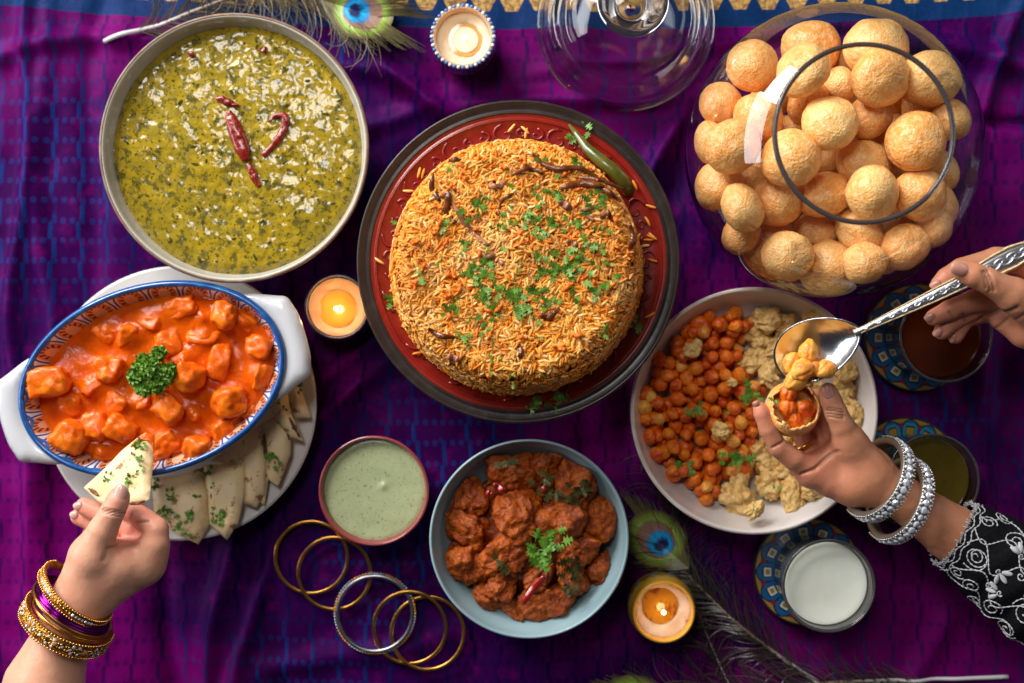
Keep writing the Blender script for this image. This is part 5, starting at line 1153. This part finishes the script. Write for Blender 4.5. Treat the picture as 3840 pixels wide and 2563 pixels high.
# hand holding the naan
hl = hand('hand', 'hand reaching in with gold and purple bangles, pinching a naan wedge',
    palm=[C((90, 2790, .10, 34), (175, 2570, .104, 28.5), (232, 2390, .107, 20.5), (305, 2245, .108, 20)), C((150, 2560, .098, 27), (240, 2380, .100, 20), (330, 2240, .100, 19)),
          C((300, 2240, .108, 20), (345, 2090, .116, 17.5)), C((325, 2225, .106, 20), (450, 2120, .106, 18)), C((360, 2240, .100, 15), (535, 2130, .098, 14)), C((450, 2110, .103, 18), (545, 2090, .103, 14)), C((545, 2120, .10, 14), (572, 2060, .104, 11.5))],
    fingers=[C((345, 2085, .117, 16.5), (385, 1990, .123, 11.2), (424, 1915, .1255, 9.2), (440, 1880, .125, 8.8), (448, 1862, .1235, 8.0)),
             C((560, 2110, .101, 12), (583, 2035, .107, 10.5), (587, 1985, .107, 9.3), (520, 1930, .104, 8.4), (460, 1895, .101, 7.6)),
             C((545, 2120, .092, 11), (550, 2040, .092, 9.5), (500, 1985, .092, 8.8), (400, 1935, .088, 8.2), (318, 1900, .088, 7.3)),
             C((520, 2120, .084, 11), (510, 2050, .082, 9.2), (440, 2000, .080, 8.6), (350, 1960, .078, 7.8), (297, 1938, .078, 7.0)),
             C((500, 2130, .076, 10), (470, 2070, .074, 8.2), (400, 2030, .072, 7.4), (340, 2000, .072, 6.4))],
    mat=M_skin_a, tips=[(448, 1850, .13, .016, .7), (300, 1895, .09, .016, .9), (285, 1935, .08, .016, .9), (520, 1925, .11, .02, .9), (500, 1990, .10, .018, 1.0), (430, 1990, .085, .03, 1.0), (470, 2050, .11, .014, .8), (590, 1980, .112, .014, .4), (345, 2190, .125, .02, .2)],
    creases=[(388, 1912, 460, 1928, .130, .0011, 1), (392, 1920, 455, 1938, .130, .0010, .8), (395, 1905, 455, 1918, .130, .0010, .6), (430, 2045, 520, 2040, .11, .0016, .9), (425, 2050, 410, 2090, .115, .0018, .7), (520, 1960, 560, 1955, .11, .0012, .8)])
nail(hl, 449, 1852, .1300, 76, .0148, .0112, M_nail, (0, .12), .0010); nail(hl, 292, 1893, .0935, 200, .008, .008, M_nail, (.6, 0)); nail(hl, 277, 1926, .0835, 200, .007, .008, M_nail, (.7, 0))

# hand holding the filled puri (palm up), with sleeve
hr = hand('hand', 'palm up hand in a black embroidered sleeve holding a filled puri',
    palm=[C((3042, 1772, .100, 11.5), (3110, 1800, .097, 13.5), (3200, 1822, .096, 15)), C((3042, 1765, .098, 11.5), (3170, 1685, .100, 12)), C((3200, 1820, .097, 16), (3262, 1768, .102, 17)), C((3105, 1752, .090, 14), (3250, 1792, .097, 19)),
          C((3240, 1790, .099, 19), (3345, 1842, .1, 17.2), (3440, 1908, .096, 18.2), (3570, 2000, .09, 22.5), (3850, 2180, .085, 30)), C((3260, 1770, .103, 16.5), (3185, 1655, .113, 12.5))],
    fingers=[C((3190, 1665, .112, 12.5), (3158, 1600, .119, 9.6), (3134, 1548, .122, 8.6), (3116, 1500, .122, 8.0), (3106, 1470, .121, 7.0)),
             C((3040, 1765, .099, 11), (2975, 1722, .108, 8.6), (2918, 1680, .112, 7.6), (2880, 1610, .116, 7.0), (2856, 1550, .118, 6.2), (2850, 1535, .118, 5.6)),
             C((3070, 1755, .088, 10), (3030, 1680, .084, 8.2), (3000, 1610, .084, 7.8), (2980, 1560, .086, 7)),
             C((3110, 1725, .087, 10), (3075, 1640, .080, 8.6), (3045, 1570, .082, 8), (3020, 1520, .086, 7)),
             C((3150, 1690, .092, 10), (3108, 1610, .088, 8.2), (3080, 1540, .090, 7.6), (3060, 1490, .094, 6.8))],
    mat=M_skin_b, tips=[(2850, 1540, .12, .016, 1.0), (2890, 1630, .12, .02, .6), (3050, 1740, .105, .03, .8), (3090, 1690, .09, .03, 1.0), (3030, 1640, .09, .03, .9), (3106, 1450, .13, .012, .3), (2985, 1740, .11, .02, .5)],
    creases=[(3105, 1540, 3160, 1548, .128, .0011, 1), (3107, 1552, 3162, 1560, .128, .0011, .9), (3110, 1563, 3160, 1570, .128, .0011, .8), (3108, 1532, 3155, 1538, .128, .0010, .6), (3000, 1775, 3050, 1755, .105, .0014, .9), (3050, 1755, 3125, 1690, .105, .0016, .9), (2895, 1678, 2935, 1655, .116, .0011, .7), (3300, 1690, 3345, 1740, .115, .0012, .4)])
nail(hr, 3105, 1466, .1275, 104, .0125, .0098, M_nail_b, (0, .12), .0010); nail(hr, 2838, 1518, .121, 115, .007, .006, M_nail_b, (0, -.6))

# hand holding the spoon
hu = hand('hand', 'hand gripping the engraved spoon handle between thumb and fingers',
    palm=[C((3905, 990, .158, 14), (3925, 1180, .152, 20)), C((3765, 1185, .143, 11.5), (3850, 1232, .148, 15), (3940, 1250, .15, 20)), C((3810, 1140, .150, 13), (3960, 1150, .152, 20)), C((3930, 1180, .15, 22), (4120, 1290, .15, 22), (4420, 1450, .15, 30)), C((3920, 1175, .165, 17), (3800, 1110, .176, 12))],
    fingers=[C((3900, 1165, .168, 15), (3795, 1103, .178, 11.5), (3705, 1054, .183, 9.2), (3650, 1032, .183, 8.9), (3612, 1016, .182, 7.9)),
             C((3905, 985, .160, 12), (3735, 974, .160, 9.2), (3605, 1010, .160, 8.2), (3548, 1042, .160, 7.2), (3520, 1066, .160, 6.0)),
             C((3850, 1090, .146, 11), (3650, 1130, .146, 8.6), (3560, 1165, .149, 7.6), (3502, 1192, .149, 6.4)),
             C((3860, 1120, .136, 11), (3670, 1155, .136, 8.4), (3585, 1195, .140, 7.4), (3533, 1244, .141, 6.3)),
             C((3860, 1170, .128, 11), (3700, 1170, .130, 8), (3616, 1200, .134, 6.8), (3584, 1262, .135, 6.0))],
    mat=M_skin_b, tips=[(3510, 1070, .165, .016, 1.0), (3490, 1195, .155, .018, 1.0), (3525, 1250, .145, .016, 1.0), (3584, 1265, .14, .016, 1.0), (3601, 1020, .19, .014, .4), (3720, 1170, .145, .03, .8), (3560, 1040, .165, .014, .6), (3780, 1220, .155, .03, .5)],
    creases=[(3690, 1020, 3715, 1090, .19, .0012, 1), (3702, 1018, 3728, 1090, .19, .0012, .9), (3680, 1020, 3700, 1080, .19, .0011, .6), (3690, 1195, 3745, 1160, .15, .0016, 1), (3745, 1230, 3780, 1180, .15, .0014, .6), (3590, 1180, 3615, 1205, .142, .0012, .8), (3550, 1170, 3570, 1195, .15, .001, .6)])
nail(hu, 3597, 1008, .1895, 162, .0135, .0108, M_nail_b, (0, -.10), .0012); nail(hu, 3505, 1065, .1645, 215, .0085, .0068, M_nail_b, (.5, .3)); nail(hu, 3484, 1188, .1535, 215, .0085, .007, M_nail_b, (.5, .3)); nail(hu, 3514, 1245, .1455, 230, .0085, .007, M_nail_b, (.5, .3)); nail(hu, 3573, 1270, .1385, 250, .0075, .006, M_nail_b, (.5, .3))

# the sleeve -----------------------------------------------------------
M_sleeve = simple('black_cotton', (0.004, 0.004, 0.005), .8, spec=.1, var=[(500, .4, .7, (0.009, 0.009, 0.011), 1.0)], bmp=(900, .0006)); M_thread = simple('white_thread', (0.46, 0.46, 0.48), .7, bmp=(1500, .0006))
sA, sB = P(3566, 1992, .089), P(3950, 2242, .084); sax = sB - sA; sln = np.linalg.norm(sax); sax = sax / sln; sside = np.cross(sax, (0, 0, 1)); sside /= np.linalg.norm(sside); sup = np.cross(sside, sax)
def sleeve_pt(s, ph, off=0.0):
    s = np.atleast_1d(np.asarray(s, float)); ph = np.atleast_1d(np.asarray(ph, float))
    R_ = .0262 + .0165 * np.clip(s, 0, 1.3) ** .75; R_ = R_ * (1 + .045 * np.sin(3 * ph + 5 * s) * s + .035 * np.sin(s * 24 + 2 * np.sin(ph * 2)) * np.clip(s * 3, 0, 1)) + off
    s2 = s + .05 * np.sin(ph * 1.0 + .4) * (1 - s) * np.sin(ph)
    return sA + np.outer(s2 * sln, sax) + (R_ * np.sin(ph) * 1.06)[:, None] * sside + (R_ * np.cos(ph) * .92)[:, None] * sup
ss = np.linspace(0, 1.25, 60); hh = np.linspace(0, 2 * math.pi, 80, endpoint=False); SS, HH = np.meshgrid(ss, hh, indexing='ij')
o1 = sleeve_pt(SS.ravel(), HH.ravel()); i1 = sleeve_pt(SS.ravel(), HH.ravel(), -.0016); n_ = len(ss)
F = [[i * 80 + j, i * 80 + (j + 1) % 80, (i + 1) * 80 + (j + 1) % 80, (i + 1) * 80 + j] for i in range(n_ - 1) for j in range(80)]; m_ = len(o1); F += [[q + m_ for q in reversed(fc)] for fc in F]; F += [[j, (j + 1) % 80, m_ + (j + 1) % 80, m_ + j] for j in range(80)]
sl = mesh('sleeve', np.vstack([o1, i1]), F, M_sleeve, hr); sl['label'] = 'black cotton sleeve with white embroidered scrolls and frayed cuff'
T = []
def stitch(s, ph, w=.00052, dash=True):
    s, ph = np.asarray(s, float), np.asarray(ph, float); n = len(s); p = sleeve_pt(s, ph, .0003); L_ = np.concatenate([[0], np.cumsum(np.linalg.norm(np.diff(p, axis=0), axis=1))]); m = max(8, int(L_[-1] / .0009)); q = np.linspace(0, L_[-1], m); p = np.column_stack([np.interp(q, L_, p[:, j]) for j in range(3)])
    T.append(tube(p, w * (1 + (.45 * np.sin(np.arange(m) * 1.6) if dash else 0)), 6, flat=.7))
r = np.random.RandomState(2)
def spiral(s0, p0, rs, turns=1.6, dirn=1, a0=0): t = np.linspace(0, 1, 60); a = a0 + dirn * t * turns * 6.28; q = rs * (1 - .8 * t); stitch(s0 + q * np.cos(a) / sln, p0 + q * np.sin(a) / .036)
def flower(s0, p0, a0, n=3, R_=.011):
    for k in range(n):
        a = a0 + (k - (n - 1) / 2) * .75; t = np.linspace(.25, 1, 8); q = t * R_; p = sleeve_pt(s0 + q * np.cos(a) / sln, p0 + q * np.sin(a) / .036, .0004); T.append(tube(p, .0021 * np.sin(np.linspace(.35, 2.7, 8)), 8, flat=.5))
    spiral(s0, p0, .0025, 1.2)
for (s0, p0, rs, tr_, di, a0) in [(.16, .25, .0085, 1.9, 1, 0), (.16, .25, .0125, .95, -1, 2), (.28, .95, .008, 1.6, 1, 2), (.36, -.55, .010, 1.7, -1, 1), (.52, 1.05, .009, 1.7, -1, 0), (.60, -.15, .007, 1.1, 1, 0), (.72, .60, .011, 1.8, 1, 3), (.80, -.65, .011, 1.8, -1, 0), (.95, .1, .012, 1.8, 1, 0), (.12, -.70, .007, 1.6, -1, 0), (.12, .95, .007, 1.7, 1, 0), (.98, .95, .011, 1.8, -1, 0), (.22, -1.15, .008, 1.7, 1, 0), (.50, -1.1, .009, 1.7, 1, 0), (.42, 1.4, .008, 1.6, 1, 0), (.75, 1.25, .010, 1.7, 1, 0), (.98, -.9, .01, 1.7, 1, 0), (.52, .05, .0032, 1.0, 1, 0), (.37, .62, .0032, 1.0, 1, 0), (.66, -.50, .0035, 1.0, 1, 0)]: spiral(s0, p0, rs, tr_, di, a0)
t = np.linspace(0, 1, 160)
for base, amp, fr, ph in [(-.35, .22, 3.0, 0), (.62, .24, 2.6, 1.5), (.05, .26, 3.2, 3), (1.15, .2, 3, 0), (-.95, .2, 3, 1)]: stitch(.05 + t * 1.15, base + amp * np.sin(t * fr * 6.28 + ph) + .25 * t)
for base, ph in [(.02, 0), (.055, 1.3)]: stitch(base + .012 * np.sin(np.linspace(-1.5, 1.5, 160) * 12 + ph), np.linspace(-1.6, 1.6, 160))
flower(.36, .22, .4); flower(.47, .60, 2.6); flower(.66, .22, -.4); flower(.86, .42, 1.8); flower(.78, -.25, .6); flower(.45, -.30, -2.2)
v, f = merge(*T); mesh('embroidery', v, f, M_thread, sl)['kind'] = 'stuff'
T = []
for i in range(260):
    ph = r.uniform(-math.pi, math.pi); p = sleeve_pt([0.0], [ph])[0]; d = -sax * r.uniform(.2, 1) + r.normal(size=3) * .6; d /= np.linalg.norm(d); q = r.normal(size=3) * .0008; T.append(tube(np.array([p + sax * .002, p + d * .0012, p + d * .0026 + q]), .00032, 4))
v, f = merge(*T); mesh('frayed_cuff', v, f, M_thread, sl)['kind'] = 'stuff'

# ------------------------------------------------------------------ worn bangles and ring
def gem_mesh(r_, m):
    v = [(0, 0, .55)]; n = 8
    for k in range(n): a = 6.283 * k / n; v.append((.62 * math.cos(a), .62 * math.sin(a), .48))
    for k in range(n): a = 6.283 * (k + .5) / n; v.append((math.cos(a), math.sin(a), 0.0))
    f = [[0, 1 + k, 1 + (k + 1) % n] for k in range(n)] + [[1 + k, 9 + k, 1 + (k + 1) % n] for k in range(n)] + [[1 + (k + 1) % n, 9 + k, 9 + (k + 1) % n] for k in range(n)]
    return make_mesh('gem', np.array(v) * r_, f, m, smooth=False)
GEM_L, GEM_S, GEM_A = gem_mesh(.0030, M_crystal), gem_mesh(.0014, M_crystal), gem_mesh(.0024, M_amber)
M_metalgrey = simple('oxidised_silver', (0.34, 0.31, 0.27), .35, metal=.9); M_purple = simple('purple_foil_metal', (0.30, 0.02, 0.36), .18, metal=1.0)
M_goldgrain = simple('granular_gold', (0.66, 0.34, 0.07), .3, metal=1.0, var=[(420, .45, .6, (0.26, 0.11, 0.02), 1.0)], bmp=(520, .0012))
GB = make_mesh('bead', bv * .00095, bf, simple('gold_bead', (0.78, 0.42, 0.10), .25, metal=1.0)); SBD = make_mesh('bead', bv * .0009, bf, simple('steel_bead', (0.55, 0.50, 0.45), .3, metal=1.0))
def frame3(e1, e2):
    e1 = np.array(e1, float); e1 /= np.linalg.norm(e1); e2 = np.array(e2, float); e2 -= e1 * (e1 @ e2); e2 /= np.linalg.norm(e2); return e1, e2, np.cross(e1, e2)
def bangle(name, label, pA, pB, z, lean, half, thick, band_m, rows, group=None, bead=None):
    """a bangle whose ends show at pA and pB (photograph pixels); lean: unit vector its upper part leans to, rows: (axis offset, gem mesh or pattern fn, count)"""
    a, b = P(*pA, z), P(*pB, z); c = (a + b) / 2; R_ = np.linalg.norm(a - b) / 2; e1, e2, ax = frame3(b - a, np.array([lean[0], lean[1], 1.0]))
    t = empty(name, c - np.array([0, 0, R_])); setp(t, label, 'bangle', group); Rm = R_ - thick
    v, f = ring_tube(c, Rm, thick, e1, e2, n=96, k=14, wide=half); mesh('band', v, f, band_m, t)
    for off, fn, cnt in rows:
        for i in range(cnt):
            an = math.pi * 2 * i / cnt; gm = fn(i) if callable(fn) else fn
            if gm is None: continue
            rad = math.cos(an) * e1 + math.sin(an) * e2
            if rad[2] < -.35: continue
            q = c + rad * (Rm + thick * .92) + ax * off; mtx = Matrix((tuple(np.cross(ax, rad)), tuple(ax), tuple(rad))).transposed()
            inst('gem' if gm in (GEM_L, GEM_S, GEM_A) else 'bead', gm, q, (mtx @ Euler((random.uniform(-.22, .22), random.uniform(-.22, .22), random.uniform(0, 1))).to_matrix()).to_euler(), (random.uniform(.85, 1.1),) * 3, t)
    return t, c, R_, e1, e2, ax
el = (.45, -.30)
bangle('crystal_bangle', 'crystal studded silver bangle nearest the palm holding the puri', (3366, 1650), (3221, 1944), .103, (.30, -.20), .0052, .0030, M_metalgrey, [(0.0, GEM_L, 36), (.0036, lambda i: GEM_S, 48), (-.0036, lambda i: GEM_S, 48), (.0056, SBD, 80), (-.0056, SBD, 80)], 'crystal bangles on the wrist')
bangle('crystal_bangle', 'crystal studded silver bangle nearest the embroidered cuff', (3434, 1722), (3306, 2029), .101, (.27, -.18), .0050, .0030, M_metalgrey, [(0.0, GEM_L, 36), (.0036, lambda i: GEM_S, 48), (-.0036, lambda i: GEM_S, 48), (.0054, SBD, 80), (-.0054, SBD, 80)], 'crystal bangles on the wrist')
bangle('jewelled_bangle', 'wide gold bangle set with crystal flowers and amber stones', (103, 2240), (400, 2430), .106, (-.10, -.14), .0058, .0026, M_goldgrain,
       [(0.0, lambda i: GEM_A if i % 4 == 0 else (None if i % 4 == 1 else GEM_S), 36), (.0030, lambda i: GEM_S if i % 4 in (2, 3) else None, 44), (-.0030, lambda i: GEM_S if i % 4 in (2, 3) else None, 44), (.0058, GB, 90), (-.0058, GB, 90), (.0015, lambda i: GB if i % 3 else None, 110), (-.0015, lambda i: GB if i % 3 else None, 110)])
bangle('slim_jewelled_bangle', 'slim gold bangle with crystal rows nearest the thumb', (170, 2120), (398, 2338), .108, (-.05, -.06), .0034, .0018, M_goldgrain, [(0, lambda i: GEM_S if (i // 7) % 2 else GB, 70), (.0034, GB, 90), (-.0034, GB, 90)])
for i, (a, b, m, lb) in enumerate([((160, 2165), (396, 2352), M_purple, 'thin shiny purple bangle beside the slim gold bangle'), ((152, 2176), (397, 2362), M_purple, 'thin shiny purple bangle between two other purple bangles'), ((146, 2188), (399, 2372), M_purple, 'thin shiny purple bangle beside the plain gold bangle'), ((138, 2180), (408, 2384), M_gold, 'thin plain gold bangle between purple bangles and wide jewelled bangle'), ((136, 2232), (406, 2396), M_gold, 'thin plain gold bangle touching the wide jewelled bangle')]):
    bangle('thin_bangle', lb, a, b, .107, (-.06, -.08), .0014, .0010, m, [], 'thin bangles on the naan hand')
rp = P(3012, 1672, .084); d = P(2985, 1600, .084) - P(3040, 1700, .084); e1, e2, ax = frame3(np.cross(d, (0, 0, 1)), (0, 0, 1)); v, f = ring_tube(rp + np.array([0, 0, .0006]), .0088, .0008, e1, e2, n=48, k=8, wide=.0022); setp(mesh('finger_ring', v, f, M_gold), 'plain gold ring on the finger below the held puri', 'ring')

# ------------------------------------------------------------------ the filled puri and the spoon
pc = P(2971, 1536, .112); Rp = L(104, .112); open_d = np.array([.06, .30, 1.0]); open_d /= np.linalg.norm(open_d)
v, f = ico(5); rr = 1 + .03 * fbm(v * 1.4, 5, 2) + .012 * fbm(v * 12, 9, 2); q = v * rr[:, None]; dd = v @ open_d; lim = .56 + .10 * fbm(v * 4.5, 44, 3)
keep = [fc for fc in f if all(dd[i] < lim[i] for i in fc)]; ninn = len(q); inner = q * .93; Fp = keep + [[i + ninn for i in reversed(fc)] for fc in keep]; ed = {}
for fc in keep:
    for i in range(3): ed[(fc[i], fc[(i + 1) % 3])] = 1
for (i, j) in list(ed):
    if (j, i) not in ed: Fp.append([j, i, i + ninn, j + ninn])
used = sorted({i for fc in Fp for i in fc}); mp = {o: n for n, o in enumerate(used)}; Vp = np.vstack([q, inner])[used] * Rp + pc; Fp = [[mp[i] for i in fc] for fc in Fp]
setp(mesh('filled_puri', Vp, Fp, M_puri, origin=pc - np.array([0, 0, Rp])), 'cracked open puri held in fingers and filled with chickpeas', 'puri')
v, f = blob((Rp * .84, Rp * .84, Rp * .45), 7, 4, .14, 2.0, octv=4); setp(mesh('potato_filling', v + pc - np.array([0, 0, .006]), f, M_potato), 'mashed potato filling inside the held puri', 'potato')
for (x, y, rad, z) in [(890, 858, .0074, .117), (985, 862, .0070, .117), (930, 912, .0068, .115), (893, 785, .0072, .118)]: chickpea(P(x / S1 + OX1, y / S1 + OY1, z), rad, 'spiced chickpea sitting inside the opened puri', 'chickpeas in the held puri', Euler((random.uniform(-.4, .4), random.uniform(-.4, .4), random.uniform(0, 6))))
sprig(P(822 / S1 + OX1, 818 / S1 + OY1, .126), 4, 'tiny green herb ring inside the opened puri', None, .8, 'herb_piece')

M_steel = simple('polished_steel', (0.62, 0.65, 0.70), .2, metal=1.0, var=[(50, .5, .72, (0.42, 0.44, 0.47), 1.0), (40, .66, .72, (0.40, 0.15, 0.04), 4.0)], bmp=(60, .0004)); M_sgold = simple('worn_gilt', (0.72, 0.56, 0.34), .4, metal=1.0, bmp=(400, .0003)); M_engr = simple('engraved_steel', (0.70, 0.72, 0.75), .36, metal=1.0)
tipP, neckP, endP = P(2908, 1372, .134), P(3226, 1240, .152), P(3875, 925, .170)
spn = empty('serving_spoon', tipP); setp(spn, 'engraved silver serving spoon tipping chickpeas into the puri', 'spoon')
ax = neckP - tipP; ln = np.linalg.norm(ax); ax /= ln; side = np.cross((0, 0, 1), ax); side /= np.linalg.norm(side); upn = np.cross(ax, side); cen = (tipP + neckP) / 2
th = np.linspace(0, 2 * math.pi, 72, endpoint=False); ct, st = np.cos(th), np.sin(th); wd = L(113, .14)
ox = ct * ln / 2; oy = wd * st * (1 - .16 * ct) * (1 - .10 * np.clip(ct, 0, 1) ** 2)
ox = np.where(ct > .80, ox, ox)
V = []; rings = np.linspace(1, .02, 18)
for q in rings: V.append(cen + np.outer(ox * q - .002 * (1 - q), ax) + np.outer(oy * q, side) + np.outer(-.0125 * (1 - q ** 2.2) * np.ones(72), upn))
for q in rings[::-1]: V.append(cen + np.outer(ox * (q + .004) - .002 * (1 - q), ax) + np.outer(oy * (q + .006), side) + np.outer(-.0125 * (1 - q ** 2.2) - .0013 * np.ones(72), upn))
nr = len(V); F = [[i * 72 + j, i * 72 + (j + 1) % 72, ((i + 1) % nr) * 72 + (j + 1) % 72, ((i + 1) % nr) * 72 + j] for i in range(nr) for j in range(72)]
mesh('spoon_bowl', np.concatenate(V), F, M_steel, spn)
hd = endP - neckP; hl_ = np.linalg.norm(hd); hd /= hl_; hs = np.cross((0, 0, 1), hd); hs /= np.linalg.norm(hs); hu_ = np.cross(hd, hs)
t = np.linspace(-.035, 1, 60); W_ = np.interp(t, [-.035, 0, .05, .2, .45, .55, .62, .78, .88, .96, 1.0], [15, 11, 12, 18, 26, 27, 30, 42, 44, 34, 8]) * PX * .87; hz_ = .006 * np.sin(np.clip(t, 0, 1) * 3.1)
def handle_mesh(k, z0, z1, n=9):
    V = []; x = np.linspace(-1, 1, n)
    for i in range(len(t)):
        for zz, sgn in ((z1, 1), (z0, 0)): V.append(neckP + hd * t[i] * hl_ + np.outer(x * W_[i] * k, hs) + np.outer(hz_[i] + zz + sgn * .0004 * (1 - x ** 2), hu_))
    V = np.concatenate(V); F = []; m = 2 * n
    for i in range(len(t) - 1):
        for j in range(n - 1): F.append([i * m + j, i * m + j + 1, (i + 1) * m + j + 1, (i + 1) * m + j]); F.append([i * m + n + j + 1, i * m + n + j, (i + 1) * m + n + j, (i + 1) * m + n + j + 1])
        F.append([i * m, (i + 1) * m, (i + 1) * m + n, i * m + n]); F.append([i * m + n - 1, i * m + 2 * n - 1, (i + 1) * m + 2 * n - 1, (i + 1) * m + n - 1])
    return V, F
v, f = handle_mesh(1.0, -.0014, .0010); hm = mesh('handle', v, f, M_sgold, spn)
v, f = handle_mesh(.68, .0006, .0015); mesh('engraved_panel', v, f, M_engr, hm)
T = []
for i in range(150):
    q = .0 + i / 150 * .985
    for s_ in (-1, 1):
        w = np.interp(q, t, W_); z = np.interp(q, t, hz_) + .0012; p = neckP + hd * q * hl_ + hs * w * .86 * s_ + hu_ * z; T.append(tube(np.array([p - hs * w * .14, p + hs * w * .14 + hd * .0006]), .0005, 5))
v, f = merge(*T); mesh('notched_edge', v, f, M_sgold, hm)['kind'] = 'stuff'
T = []
for i in range(26):
    q = .03 + i * .0365; w = np.interp(q, t, W_) * .5; s_ = 1 if i % 2 else -1; u = np.linspace(0, 1, 22); an = u * 5.4; rr = w * (1 - .75 * u) * .9; z = np.interp(q, t, hz_) + .0020
    T.append(tube(neckP + hu_ * z + np.outer(q * hl_ + rr * np.cos(an) * 1.5, hd) + np.outer(s_ * (w * .1 + rr * np.sin(an) * .8), hs), np.linspace(.0008, .0004, 22) * (1 + w * 60), 6, flat=.6))
v, f = merge(*T); mesh('engraved_scrolls', v, f, M_engr, hm)['kind'] = 'stuff'
for (x, y, rad, z) in [(997, 577, .0080, .139), (915, 627, .0074, .136), (968, 665, .0086, .144), (1022, 655, .0064, .141), (1085, 660, .0080, .141), (935, 718, .0082, .139), (1010, 610, .0066, .135), (1000, 700, .006, .134)]:
    chickpea(P(x / S1 + OX1, y / S1 + OY1, z), rad, 'soft orange chickpea lying in the bowl of the spoon', 'chickpeas on the spoon', Euler((random.uniform(-.5, .5), random.uniform(-.5, .5), random.uniform(0, 6))), True)
